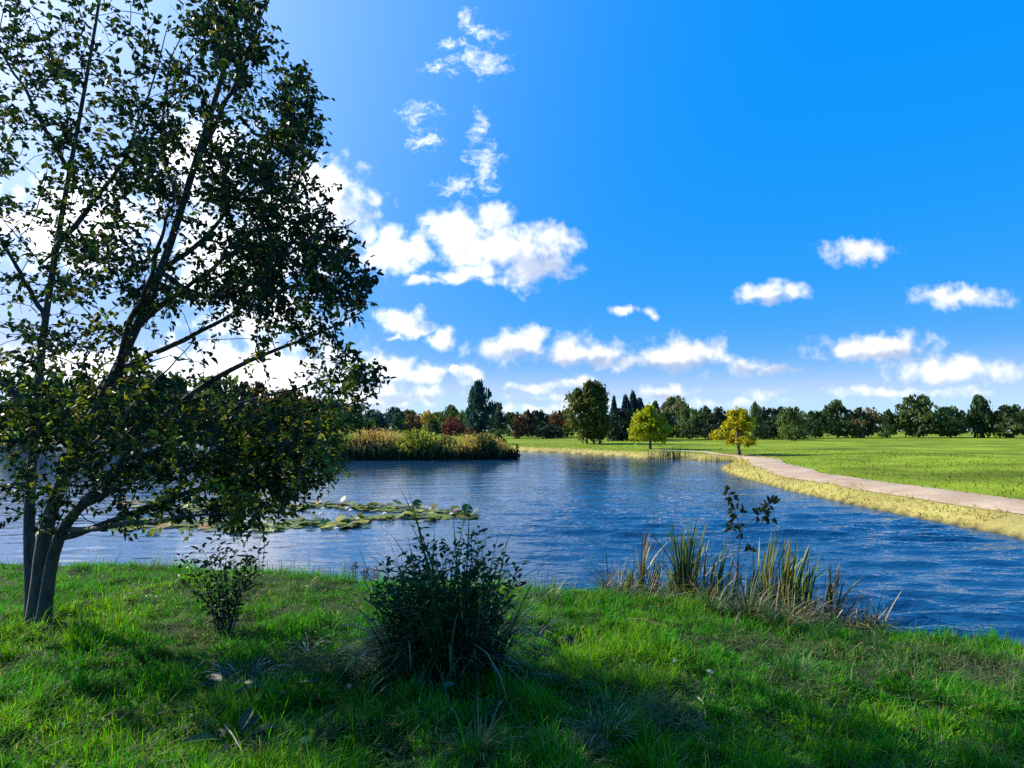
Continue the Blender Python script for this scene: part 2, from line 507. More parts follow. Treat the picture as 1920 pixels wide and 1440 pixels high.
# ------------------------------------------------------------------ the pond, the ground, the path
SHORE_PX = [(-1500, 1040), (-700, 1048), (0, 1058), (300, 1064), (490, 1072), (600, 1080), (700, 1093), (850, 1101), (1000, 1107), (1100, 1110),
            (1200, 1122), (1300, 1138), (1400, 1156), (1500, 1172), (1700, 1196), (2050, 1230)]
POND = [tuple(at_z(p[0], p[1] + 6)[:2]) for p in SHORE_PX] + [(8.4, 6.4), (10.4, 9.0), (10.9, 13.0), (10.6, 17.0)]
POND += [tuple(at_z(*p)[:2]) for p in [(1500, 925), (1440, 910), (1385, 894), (1356, 884), (1351, 878), (1362, 872), (1382, 867), (1370, 865), (1320, 864),
         (1285, 862), (1240, 860), (1205, 861), (1180, 857), (1100, 852), (1040, 849), (960, 846), (900, 842), (800, 838), (600, 834), (400, 832), (0, 830)]]
POND += [(-120, 80), (-120, 30)]
POND = np.array(POND)
ISLE = (-11.2, 47.2, 11.6, 3.0)       # centre x, y and radii of the reed island

def signed_dist(x, y):
    x = np.asarray(x, float).ravel(); y = np.asarray(y, float).ravel()
    dmin = np.full(len(x), 1e18); inside = np.zeros(len(x), bool)
    A = POND; B = np.roll(POND, -1, axis=0)
    for (ax, ay), (bx, by) in zip(A, B):
        ex, ey = bx - ax, by - ay
        t = np.clip(((x - ax) * ex + (y - ay) * ey) / (ex * ex + ey * ey), 0, 1)
        dmin = np.minimum(dmin, (x - ax - t * ex) ** 2 + (y - ay - t * ey) ** 2)
        c = ((ay > y) != (by > y)) & (x < (bx - ax) * (y - ay) / (by - ay + 1e-12) + ax)
        inside ^= c
    d = np.sqrt(dmin)
    return np.where(inside, -d, d)
def height(x, y, want_d=False):
    x = np.asarray(x, float); y = np.asarray(y, float); shp = x.shape
    x, y = x.ravel(), y.ravel()
    d = signed_dist(x, y)
    wob = fbm2(x, y, .9, 3, 2) * .12 * np.clip(np.abs(d) * 2, 0, 1)
    dd = d + wob * (np.abs(d) < 3)
    dp = np.maximum(dd, 0)
    near = .13 * (1 - np.exp(-dp / .18)) + .075 * np.minimum(dp, 9)
    near = near + (fbm2(x, y, 1.4, 1, 3) * .08 + fbm2(x, y, 4.0, 2, 2) * .045) * np.clip(dp, 0, 1)
    far = .30 * (1 - np.exp(-dp / .7)) + .30 * (1 - np.exp(-dp / 10)) + .35 * sst(dp, 20, 120)
    far = far + fbm2(x, y, .12, 5, 3) * .10 * np.clip(dp / 6, 0, 1)
    w = sst(y, 9, 15) + sst(np.abs(x), 8.5, 11) * sst(y, 2, 9)
    w = np.clip(w, 0, 1)
    hh = near * (1 - w) + far * w
    hh = np.where(dd < 0, np.maximum(dd * .35, -.7), hh)
    r2 = ((x - ISLE[0]) / ISLE[2]) ** 2 + ((y - ISLE[1]) / ISLE[3]) ** 2
    hh = np.where(r2 < 1.3, np.maximum(hh, .55 * (1.0 - r2)), hh)
    hh = hh.reshape(shp)
    return (hh, dd.reshape(shp)) if want_d else hh
def hz(x, y):
    return float(height(np.array([x]), np.array([y]))[0])
def on_ground(px, py):
    """the ground point seen at a photograph pixel"""
    u, v = uv(px, py)
    Ys = np.concatenate([np.linspace(1.2, 15, 1400), np.linspace(15, 240, 3000)])
    g = height(u * Ys, Ys) - (CAM_Z + v * Ys)
    k = np.argmax(g > 0)
    Y = Ys[k]
    return Vector((u * Y, Y, hz(u * Y, Y)))

def build_ground():
    th = np.concatenate([np.arange(-62, 62, .35), np.arange(62, 298, 3.0)])
    th = np.radians(th)
    r = np.concatenate([np.linspace(.25, 9, 150), 9 * (700 / 9) ** np.linspace(0, 1, 190)[1:]])
    T, R = np.meshgrid(th, r)
    X, Y = np.sin(T) * R, np.cos(T) * R
    Z, D = height(X, Y, True)
    nt, nr = len(th), len(r)
    i = (np.arange(nr - 1)[:, None] * nt); j = np.arange(nt)[None]; jn = (j + 1) % nt
    q = np.stack([i + j, i + jn, i + nt + jn, i + nt + j], -1).reshape(-1, 4)
    V = np.stack([X, Y, Z], -1).reshape(-1, 3)
    x, y, d = X.ravel(), Y.ravel(), D.ravel()
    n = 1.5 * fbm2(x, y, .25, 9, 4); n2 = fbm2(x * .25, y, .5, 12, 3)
    meadow = np.array([.165, .225, .012]) * (1 + .30 * n[:, None] + .45 * n2[:, None] + .13 * np.sin(y * .62 + .12 * x + 2.0 * n)[:, None])  # long bands in the colour: mowing marks and painted tree shadows
    lush = np.array([.070, .150, .010])
    tan = np.array([.42, .33, .11])
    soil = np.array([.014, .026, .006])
    mud = np.array([.035, .028, .018])
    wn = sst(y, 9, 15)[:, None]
    c = meadow
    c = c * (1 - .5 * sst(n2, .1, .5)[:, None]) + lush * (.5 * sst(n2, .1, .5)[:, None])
    bank = (1 - sst(d + .9 * n, 1.6, 3.2))[:, None]
    c = c * (1 - bank * .85) + tan * bank * .85
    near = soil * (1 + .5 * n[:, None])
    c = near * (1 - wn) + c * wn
    rt = (sst(x, 9.5, 11.5) * sst(y, 5, 9))[:, None]
    c = c * (1 - rt) + (meadow * (1 - .75 * bank) + tan * .75 * bank) * rt
    wet = (1 - sst(d, -.02, .18))[:, None]
    c = c * (1 - wet) + mud * wet
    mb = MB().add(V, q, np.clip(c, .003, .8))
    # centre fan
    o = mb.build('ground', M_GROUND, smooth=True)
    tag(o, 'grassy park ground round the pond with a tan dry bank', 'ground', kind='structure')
build_ground()

def build_water():
    g = np.random.default_rng(19)
    xs = np.radians(np.concatenate([np.linspace(-78, -46, 40)[:-1], np.linspace(-46, 46, 760), np.linspace(46, 72, 30)[1:]]))
    ys = 4.6 * 1.0055 ** np.arange(590)
    T, R = np.meshgrid(xs, ys)
    X, Y = np.sin(T) * R, np.cos(T) * R
    # wind ripple strength: calmer in the lee of the near bank and the lily patch
    lee = sst(Y, 9, 14) * .45 + .55
    calm = np.exp(-(((X + 7.0) / 5.5) ** 2 + ((Y - 12.5) / 4.5) ** 2))
    A = np.clip(lee * .30 + .78 * sst(X + .10 * Y, -2.0, 4.5) * (1 - .70 * sst(Y, 11, 24)) - .20 * calm, .11, 1.15)
    A *= 1 - .6 * sst(Y, 16, 34)
    q = []
    nx, ny = len(xs), len(ys)
    i = (np.arange(ny - 1)[:, None] * nx); j = np.arange(nx - 1)[None]
    q = np.stack([i + j, i + j + 1, i + nx + j + 1, i + nx + j], -1).reshape(-1, 4)
    # real wind ripples: many crossing wavelets, steeper where the wind gets at the water
    Z = np.zeros_like(X)
    for k in range(34):
        lam = .24 * (1.9 / .24) ** (k / 33.0)
        a_ = math.radians(96) + g.normal(0, .30)
        kx, ky = math.cos(a_) * 2 * math.pi / lam, math.sin(a_) * 2 * math.pi / lam
        ph = g.random() * 6.28 + 2.2 * fbm2(X, Y, .22 / lam ** .5, 70 + k, 2)
        Z += .0062 * lam ** .85 * np.sin(kx * X + ky * Y + ph)
    for k in range(10):
        lam = g.uniform(.36, .66)
        a_ = math.radians(97) + g.normal(0, .13)
        kx, ky = math.cos(a_) * 2 * math.pi / lam, math.sin(a_) * 2 * math.pi / lam
        ph = g.random() * 6.28 + 2.0 * fbm2(X, Y, .35, 170 + k, 2)
        Z += .0085 * (1 - .8 * sst(Y, 11, 20)) * np.sin(kx * X + ky * Y + ph)
    gust = .75 + .45 * fbm2(X * .5, Y, .35, 44, 3)
    d = signed_dist(X, Y).reshape(X.shape)
    Z *= A * gust * np.clip(-d / .5, .15, 1)
    V = np.stack([X, Y, Z], -1).reshape(-1, 3)
    A = A.ravel()
    C = np.stack([A, .04 + .05 * sst(Y.ravel(), 12, 40), A], 1)
    o = MB().add(V, q, C).build('water', M_WATER, smooth=True)
    tag(o, 'blue rippled pond water reflecting the sky', 'water', kind='structure')
build_water()

def build_path():
    ctrl = [(14.2, 2.0, 0), (13.6, 9.0, 0), (12.9, 17.0, 0)]
    for p in [(1512, 891), (1478, 880), (1436, 869), (1432, 862)]:
        g = on_ground(*p); ctrl.append((g.x, g.y, 0))
    last = ctrl[-1]
    ctrl += [(last[0] + .7, last[1] + 4.5, 0), (last[0] - .2, 46.0, 0), (16.2, 49.6, 0), (14.9, 52.0, 0), (13.0, 53.6, 0)]
    c = smooth_path(ctrl, 200)[:, :2]
    t = nrm(np.gradient(c, axis=0)); nn = np.stack([t[:, 1], -t[:, 0]], 1)
    hw = (1 - .58 * sst(c[:, 1], 36, 45))[:, None, None]
    ws = np.linspace(-1.0, 1.0, 9)
    wob = fbm2(np.arange(200) * .35, np.zeros(200), 1.0, 4, 3) * .16
    P = c[:, None] + nn[:, None] * (ws[None, :, None] * (1 + wob[:, None, None])) * hw
    Z = height(P[..., 0], P[..., 1]) + .045 - .03 * (np.abs(ws)[None] / 1.0) ** 4
    V = np.concatenate([P, Z[..., None]], -1).reshape(-1, 3)
    i = (np.arange(199)[:, None] * 9); j = np.arange(8)[None]
    q = np.stack([i + j, i + j + 1, i + 10 + j, i + 9 + j], -1).reshape(-1, 4)
    o = MB().add(V, q).build('path', M_PATH, smooth=True)
    tag(o, 'pale pinkish gravel path curving along the pond bank', 'path', kind='structure')
    return c
PATH = build_path()

# ------------------------------------------------------------------ trees across the water
def cards(mb, P, nrmdir, size, col, g):
    """small leaf-spray faces, loosely facing outward"""
    n = len(P)
    nm = nrm(nrmdir + g.normal(0, .75, (n, 3)))
    r = nrm(np.cross(nm, nrm(g.normal(0, 1, (n, 3))))); s = np.cross(nm, r)
    sz = (size * np.exp(g.normal(0, .3, n)))[:, None]
    V = np.empty((n, 4, 3))
    V[:, 0] = P - r * sz * .5
    V[:, 1] = P + s * sz * .32 + r * sz * .05 * g.normal(0, 1, (n, 1))
    V[:, 2] = P + r * sz * .5
    V[:, 3] = P - s * sz * .32 + r * sz * .05 * g.normal(0, 1, (n, 1))
    mb.add(V, (np.arange(n) * 4)[:, None] + np.array([[0, 1, 2, 3]]), np.repeat(col, 4, axis=0))
PROFILE = {
    'broad': lambda t: np.sin(np.pi * np.clip(.12 + .86 * t, 0, 1)) ** .62,
    'column': lambda t: np.clip(np.minimum(.55 + 1.1 * t, 1.35 * (1 - t) ** .6), .05, 1),
    'conifer': lambda t: np.clip(1.02 * (1 - t) ** .85, .03, 1),
    'layered': lambda t: np.clip(np.minimum(.72 + 1.6 * t, 1.12 * (1 - t) ** .62), .08, 1),
    'bush': lambda t: np.clip(1 - t ** 2.2, .05, 1) ** .5,
}
def crown_points(kind, g, nl, npl, bottom, lobe):
    """points and outward directions of a crown of height 1 and radius 1, built lobe by lobe"""
    prof = PROFILE[kind]
    P, D, K = [], [], []
    for k in range(nl):
        t = (k + g.random()) / nl
        t = t ** .9
        rad = float(prof(np.array(t)))
        a = k * 2.39996 + g.normal(0, .35)
        rr = rad * (math.sqrt(g.random()) * .55 + .42) * (1 - lobe * .45)
        if kind == 'conifer': rr = rad * (.55 + .3 * g.random())
        c = np.array([math.cos(a) * rr, math.sin(a) * rr, bottom + (1 - bottom) * (t * .90 + .02)])
        lr = lobe * (.55 + .5 * rad) * math.exp(g.normal(0, .22))
        lz = lr * (.30 if kind == 'layered' else .42) * .9
        if kind == 'conifer': lr, lz = lobe * (.35 + .6 * rad), .055
        if kind == 'column': lz = lr * .55
        if g.random() < .14 and kind not in ('conifer', 'column'): continue
        n = max(8, int(npl * math.exp(g.normal(0, .25))))
        d = nrm(g.normal(0, 1, (n, 3)))
        d[:, 2] = np.where(d[:, 2] < -.35, -d[:, 2], d[:, 2])
        r = g.random(n) ** .38
        p = c + d * np.array([lr, lr, lz]) * r[:, None]
        if kind == 'conifer': p[:, 2] -= .05 * np.hypot(p[:, 0], p[:, 1]) ** 1.3
        P.append(p); D.append(d * np.array([1, 1, 1.3]) + np.array([c[0], c[1], .15]))
        tone = math.exp(g.normal(0, .20))
        K.append(np.full(n, tone))
    P, D, K = map(np.concatenate, (P, D, K))
    if kind not in ('conifer', 'column'):
        an = np.arctan2(P[:, 1], P[:, 0]); ph = g.random(4) * 6.28
        P[:, :2] *= (1 + .20 * np.sin(an + ph[0]) + .13 * np.sin(3 * an + 5 * P[:, 2] + ph[1]))[:, None]
        P[:, 2] *= 1 + .10 * np.sin(2 * an + ph[2]) * np.clip(P[:, 2], 0, 1)
    P[:, 2] = np.clip(P[:, 2], .02, 1.10)
    return P, nrm(D), K
def limbs(mb, g, h, r0, n, bottom, spread, top=.86, base=(0, 0), lean=(0, 0), sides=6):
    pts = smooth_path([(base[0], base[1], -.02), (base[0] + lean[0] * .3 + g.normal(0, .02), base[1] + lean[1] * .3, h * .33),
                       (base[0] + lean[0] * .7 + g.normal(0, .04), base[1] + lean[1] * .7 + g.normal(0, .03), h * .65), (base[0] + lean[0], base[1] + lean[1], h * top)], 10)
    tube(mb, pts, r0 * np.array([1.45, 1.0, .92, .85, .76, .66, .54, .42, .28, .12]), sides)
    for k in range(n):
        t = bottom + (.8 - bottom) * (k + g.random()) / n
        i = min(8, int(t / top * 9)); p = pts[i]
        a = k * 2.4 + g.normal(0, .4); L_ = spread * (.5 + .4 * g.random()) * (1 - .4 * t)
        q = p + np.array([math.cos(a) * L_, math.sin(a) * L_, .22 * L_ * h / max(spread, .1) * .6])
        tube(mb, smooth_path([p, (p + q) / 2 + np.array([0, 0, .03 * h]), q], 5), r0 * np.array([.42, .34, .26, .18, .08]), 4)
VARIANTS = {}
def variant(kind, k, n=2600, lobe=None, bottom=None, nl=None):
    key = (kind, k)
    if key in VARIANTS: return VARIANTS[key]
    g = np.random.default_rng(abs(hash(kind)) % 1 + k * 17 + len(kind) * 101)
    lobe = lobe or {'broad': .40, 'column': .36, 'conifer': .55, 'layered': .5, 'bush': .5}[kind]
    bottom = bottom if bottom is not None else {'broad': .03, 'column': .02, 'conifer': .03, 'layered': .2, 'bush': .0}[kind]
    nl = nl or {'broad': 30, 'column': 40, 'conifer': 60, 'layered': 30, 'bush': 24}[kind]
    P, D, K = crown_points(kind, g, nl, n / nl, bottom, lobe)
    mb = MB(); cards(mb, P, D, .115 if kind != 'conifer' else .12, np.ones((len(P), 3)) * (K * np.exp(g.normal(0, .16, len(P))))[:, None], g)
    cm = mb.mesh('crown', M_FAR)
    tb = MB(); limbs(tb, g, 1.0, .045, 7, max(.12, bottom), .7)
    tm = tb.mesh('trunk', M_BARK, True)
    VARIANTS[key] = (cm, tm)
    return VARIANTS[key]
def far_tree(name, px, Y, top, wpx, kind, var, color, label, group, cat='tree', base=None):
    u, _ = uv(px, 810)
    x = u * Y
    z = hz(x, Y)
    ztop = at(px, top, Y).z
    hgt = ztop - z
    rad = wpx / F * Y * .58
    root = thing(name, (x, Y, z - .05), label, cat, group, rz=(px * 1.7) % 6.28)
    cm, tm = variant(kind, var)
    root.scale = (rad, rad, hgt)
    if kind != 'bush':
        link('trunk', tm, root)
    c = link('crown', cm, root)
    c.color = (*[q * 1.3 for q in color], 1)
    return root
G_LINE = 'trees along the far edge of the meadow'
G_WOOD = 'trees of the wood beyond the reed island'
DKG, OLV, BLU, RED, BRN = (.030, .062, .020), (.095, .115, .026), (.022, .056, .048), (.095, .026, .026), (.105, .065, .028)  # bluish tones here and in FAR also stand in for distance haze
YEL, MID, GRY = (.32, .20, .03), (.050, .085, .020), (.105, .115, .050)
FAR = [  # name, px, Y, top, width, kind, variant, colour, label, group
    # the wood on the left, seen through the foreground tree
    ('woodland_tree', 40, 96, 716, 120, 'broad', 0, DKG, 'dark green tree of the wood, outermost, far beyond the big near trunk', G_WOOD),
    ('woodland_tree', 130, 100, 706, 120, 'broad', 1, MID, 'mid green tree of the wood, second from the picture edge, beyond the big tree', G_WOOD),
    ('woodland_tree', 222, 97, 712, 120, 'broad', 2, BRN, 'russet tree of the wood, just beyond the trunk of the big near tree', G_WOOD),
    ('woodland_tree', 310, 100, 704, 130, 'broad', 3, DKG, 'dark broad tree of the wood hidden behind the big near trunk', G_WOOD),
    ('woodland_tree', 400, 98, 712, 120, 'broad', 0, MID, 'green tree of the wood showing under the lowest bough of the near tree', G_WOOD),
    ('woodland_tree', 470, 98, 724, 110, 'broad', 1, BRN, 'brownish tree on the skyline of the wood behind the near branches', G_WOOD),
    ('woodland_tree', 545, 100, 738, 110, 'broad', 2, BRN, 'russet green tree where the skyline of the wood begins to drop', G_WOOD),
    ('woodland_tree', 605, 102, 752, 90, 'broad', 3, OLV, 'olive tree of the wood behind hanging leaf sprays', G_WOOD),
    ('woodland_tree', 655, 104, 762, 80, 'broad', 0, DKG, 'dark tree at the low end of the wood behind the reed island', G_WOOD),
    ('woodland_tree', 700, 108, 772, 56, 'broad', 1, BLU, 'small bluish tree ending the wood beside the dark yew', G_WOOD),
    # the line of trees along the meadow
    ('yew_tree', 738, 128, 768, 50, 'broad', 2, BLU, 'dark blue green spreading yew above the left part of the reed island', G_LINE),
    ('field_tree', 768, 168, 770, 50, 'broad', 3, OLV, 'pale olive tree just behind the rust brown tree', G_LINE),
    ('rust_tree', 775, 128, 780, 36, 'broad', 0, (.135, .075, .038), 'rust brown round tree next to the dark yew', G_LINE),
    ('yellow_tree', 803, 150, 773, 44, 'broad', 1, (.26, .17, .03), 'yellow orange autumn tree between rust tree and dark red tree', G_LINE),
    ('field_tree', 822, 165, 775, 40, 'broad', 0, OLV, 'olive tree between the yellow autumn tree and the tall dark poplar', G_LINE),
    ('field_tree', 845, 158, 764, 40, 'broad', 2, MID, 'taller green tree right behind the dark red maple', G_LINE),
    ('red_maple', 848, 118, 785, 40, 'bush', 0, RED, 'dark red dome shaped maple near the tall dark poplar', G_LINE),
    ('field_tree', 812, 122, 788, 30, 'broad', 3, (.035, .06, .02), 'small green tree touching the dark red maple', G_LINE),
    ('field_tree', 872, 150, 772, 28, 'broad', 1, OLV, 'pale olive tree against the flank of the tall dark poplar', G_LINE),
    ('poplar_tree', 896, 112, 717, 54, 'column', 0, (.012, .042, .040), 'tall dark blue green poplar standing high above the treeline', G_LINE),
    ('field_tree', 930, 130, 758, 36, 'broad', 0, (.020, .045, .030), 'dark leafy tree leaning against the tall dark poplar', G_LINE),
    ('field_tree', 956, 140, 776, 34, 'broad', 2, DKG, 'low dark green tree between the poplar and the small red tree', G_LINE),
    ('red_tree', 974, 112, 780, 26, 'broad', 1, (.10, .042, .028), 'small red brown tree standing before the dark row', G_LINE),
    ('field_tree', 990, 122, 770, 36, 'broad', 3, (.075, .055, .025), 'brown tinged tree first in the dark row after the small red tree', G_LINE),
    ('field_tree', 1010, 124, 772, 38, 'broad', 0, (.035, .05, .025), 'dark rounded tree second in the row after the small red tree', G_LINE),
    ('field_tree', 1030, 132, 780, 30, 'broad', 2, DKG, 'low dark tree at the dip of the dark row', G_LINE),
    ('rust_tree', 1046, 122, 773, 30, 'broad', 1, (.15, .06, .022), 'orange brown tree at the end of the dark row', G_LINE),
    ('field_tree', 1064, 126, 767, 38, 'broad', 3, (.065, .085, .025), 'green domed tree touching the tall three trunked tree', G_LINE),
    ('cypress_tree', 1152, 98, 740, 22, 'conifer', 0, (.018, .045, .045), 'slim dark conifer next to the tall three trunked tree', G_LINE),
    ('cypress_tree', 1174, 94, 738, 36, 'conifer', 1, (.014, .036, .042), 'dark blue conifer first of three pointed spires', G_LINE),
    ('cypress_tree', 1188, 96, 733, 36, 'conifer', 2, (.014, .036, .042), 'dark blue conifer tallest and middle of three spires', G_LINE),
    ('cypress_tree', 1200, 100, 744, 40, 'conifer', 0, (.022, .050, .058), 'paler blue conifer sloping off beside the three dark spires', G_LINE),
    ('dark_tree', 1166, 90, 770, 64, 'broad', 1, (.010, .022, .016), 'nearly black tree filling the gap under the dark spires', G_LINE),
    ('pine_tree', 1230, 120, 750, 36, 'conifer', 1, (.030, .065, .030), 'dark green pine peeking above the yellow green tree', G_LINE),
    ('grey_tree', 1268, 118, 749, 62, 'broad', 2, GRY, 'grey green big tree with bare limbs beyond the yellow green tree', G_LINE),
    ('field_tree', 1246, 104, 775, 40, 'broad', 3, DKG, 'dark low tree tucked behind the yellow green tree', G_LINE),
    ('field_tree', 1292, 100, 769, 44, 'broad', 0, (.055, .085, .025), 'olive round tree in front of the grey green big tree', G_LINE),
    ('field_tree', 1322, 104, 766, 48, 'broad', 1, (.030, .055, .022), 'dark green tree halfway between the two yellow waterside trees', G_LINE),
    ('field_tree', 1350, 106, 768, 40, 'broad', 2, (.060, .060, .028), 'brownish green tree behind the left side of the golden tree', G_LINE),
    ('field_tree', 1380, 110, 770, 50, 'broad', 3, DKG, 'dark tree hidden straight behind the golden tree', G_LINE),
    ('birch_tree', 1418, 92, 754, 24, 'column', 1, (.070, .10, .040), 'slender pale green birch rising beside the golden tree', G_LINE),
    ('field_tree', 1440, 100, 768, 44, 'broad', 0, (.025, .050, .020), 'dark dense tree next to the slender birch', G_LINE),
    ('field_tree', 1468, 102, 767, 44, 'broad', 1, (.028, .052, .020), 'dark dense tree second along from the slender birch', G_LINE),
    ('field_tree', 1490, 84, 768, 46, 'broad', 2, (.070, .100, .030), 'lighter olive tree on a thin visible trunk past the dark dense pair', G_LINE),
    ('field_tree', 1528, 104, 772, 42, 'broad', 3, DKG, 'dark tree just past the lighter olive tree', G_LINE),
    ('field_tree', 1570, 106, 756, 66, 'broad', 0, (.045, .075, .022), 'mid green tree, first of the run toward the far picture edge', G_LINE),
    ('field_tree', 1620, 104, 768, 54, 'broad', 1, (.10, .075, .03), 'bronze tree in the run toward the far picture edge', G_LINE),
    ('field_tree', 1668, 108, 772, 44, 'broad', 2, DKG, 'dark tree right after the bronze tree in the run', G_LINE),
    ('field_tree', 1722, 106, 744, 74, 'broad', 3, (.055, .08, .022), 'tallest green tree in the run toward the far picture edge', G_LINE),
    ('field_tree', 1782, 104, 766, 60, 'broad', 0, OLV, 'olive tree third from the far picture edge', G_LINE),
    ('poplar_tree', 1840, 102, 742, 40, 'column', 1, DKG, 'dark pointed tree second from the far picture edge', G_LINE),
    ('field_tree', 1900, 100, 764, 66, 'broad', 2, (.06, .08, .022), 'green tree cut by the far picture edge', G_LINE),
    # low bushes at their feet
    ('low_bush', 880, 104, 800, 22, 'bush', 1, (.10, .055, .03), 'small brown bush at the foot of the tall dark poplar', 'bushes on the meadow'),
    ('low_bush', 935, 76, 806, 28, 'bush', 2, (.055, .085, .02), 'small green bush on the meadow past the tip of the reed island', 'bushes on the meadow'),
    ('low_bush', 1030, 112, 798, 56, 'bush', 0, (.016, .026, .018), 'dark thicket under the dark row of trees', 'bushes on the meadow'),
    ('low_bush', 1210, 88, 795, 70, 'bush', 1, (.012, .022, .014), 'dark thicket behind the yellow green waterside tree', 'bushes on the meadow'),
    ('low_bush', 1330, 98, 796, 90, 'bush', 2, (.018, .030, .014), 'dark thicket between the two yellow waterside trees', 'bushes on the meadow'),
    ('low_bush', 1450, 96, 794, 80, 'bush', 0, (.014, .026, .012), 'dark thicket under the dense pair beside the birch', 'bushes on the meadow'),
]
for r in FAR:
    n_, px_, Y_, top_, w_, k_, v_, c_, lab_, grp_ = r
    far_tree(n_, px_, Y_, top_, w_, k_, v_, c_, lab_, grp_, 'bush' if k_ == 'bush' and n_ != 'red_maple' else 'tree')

def build_far_wood():
    g = np.random.default_rng(5)
    mb = MB()
    for k in range(230):
        px = -1000 + k * 17 + g.normal(0, 6)
        Y = 185 + g.normal(0, 8)
        if px < 700: Y = 118 + g.normal(0, 5)
        u, _ = uv(px, 810)
        topy = (776 + g.normal(0, 4)) if px > 700 else (745 + g.normal(0, 5) if px < 600 else 745 + (px - 600) * .3)
        zt = at(px, topy, Y).z; r = 3.0 * math.exp(g.normal(0, .2))
        n = 230
        d = nrm(g.normal(0, 1, (n, 3))); rr = g.random(n) ** .4
        c = np.array([u * Y, Y, (zt + 1) * .5])
        p = c + d * np.array([r, r, (zt - 1) * .52]) * rr[:, None]
        p[:, 2] = np.maximum(p[:, 2], .6)
        base = [(.03, .05, .02), (.05, .07, .025), (.08, .07, .03), (.022, .045, .03)][g.integers(4)]
        cards(mb, p, d, .75, jitter(base, n, .15, g), g)
    o = mb.build('woodland', M_FAR)
    tag(o, 'mixed green and russet wood closing the view behind the meadow trees', 'wood', kind='stuff')
build_far_wood()

# ---- the three nearer trees on the meadow side, each with its own meshes
def fine_tree(name, foot, top, wpx, kind, seed, color, tint2, label, nl, n, card, lobe, bottom, trunks, trunk_r, hang=0.0):
    g = np.random.default_rng(seed)
    Y = foot.y
    px = 960 + F * foot.x / Y
    H = at(px, top, Y).z - foot.z
    R_ = wpx / F * Y * .5
    root = thing(name, foot - Vector((0, 0, .04)), label, 'tree')
    P, D, K = crown_points(kind, g, nl, n / nl, bottom, lobe)
    P = P * np.array([R_, R_, H])
    P += g.normal(0, card * .5, P.shape)
    mb = MB()
    mixt = np.clip((K - .9) * 1.2 + .3 + g.normal(0, .15, len(K)), 0, 1)[:, None]
    colr = (np.asarray(color) * (1 - mixt) + np.asarray(tint2) * mixt) * np.exp(g.normal(0, .16, (len(K), 1)))
    cards(mb, P, D, card, colr, g)
    if hang > 0:
        m = n // 7
        idx = g.integers(0, len(P), m)
        Q = P[idx] - np.array([0, 0, 1]) * (g.random((m, 1)) * hang)
        cards(mb, Q, D[idx] * .4, card * .9, colr[idx], g)
    mb.build('crown', M_FAR, root)
    for (bx, by, lx, ly) in trunks:
        tb = MB(); limbs(tb, g, H, trunk_r, 9, max(.18, bottom), R_ * .8, .84, (bx, by), (lx, ly), 8)
        tb.build('trunk', M_BARK, root, True)
    return root
fine_tree('three_trunk_tree', on_ground(1112, 832), 722, 82, 'broad', 41, (.060, .085, .018), (.12, .115, .022),
          'tall olive green tree on three bare trunks standing on the open meadow', 48, 10000, .42, .36, .09,
          [(-.75, 0, -.5, .2), (.15, .2, .2, 0), (.8, -.1, .7, -.2)], .115, .7)
fine_tree('yellow_green_tree', on_ground(1219, 842), 764, 84, 'layered', 77, (.24, .27, .010), (.38, .37, .012),
          'yellow green young tree with ragged tiers of leaves at the water edge', 21, 5200, .26, .36, .20, [(0, 0, .1, 0)], .13, .5)
fine_tree('golden_tree', on_ground(1386, 853), 769, 84, 'layered', 91, (.36, .30, .010), (.41, .37, .012),
          'golden orange young tree on a stout flared trunk beside the path bend', 21, 5200, .22, .36, .24, [(0, 0, -.1, 0)], .125, .3)

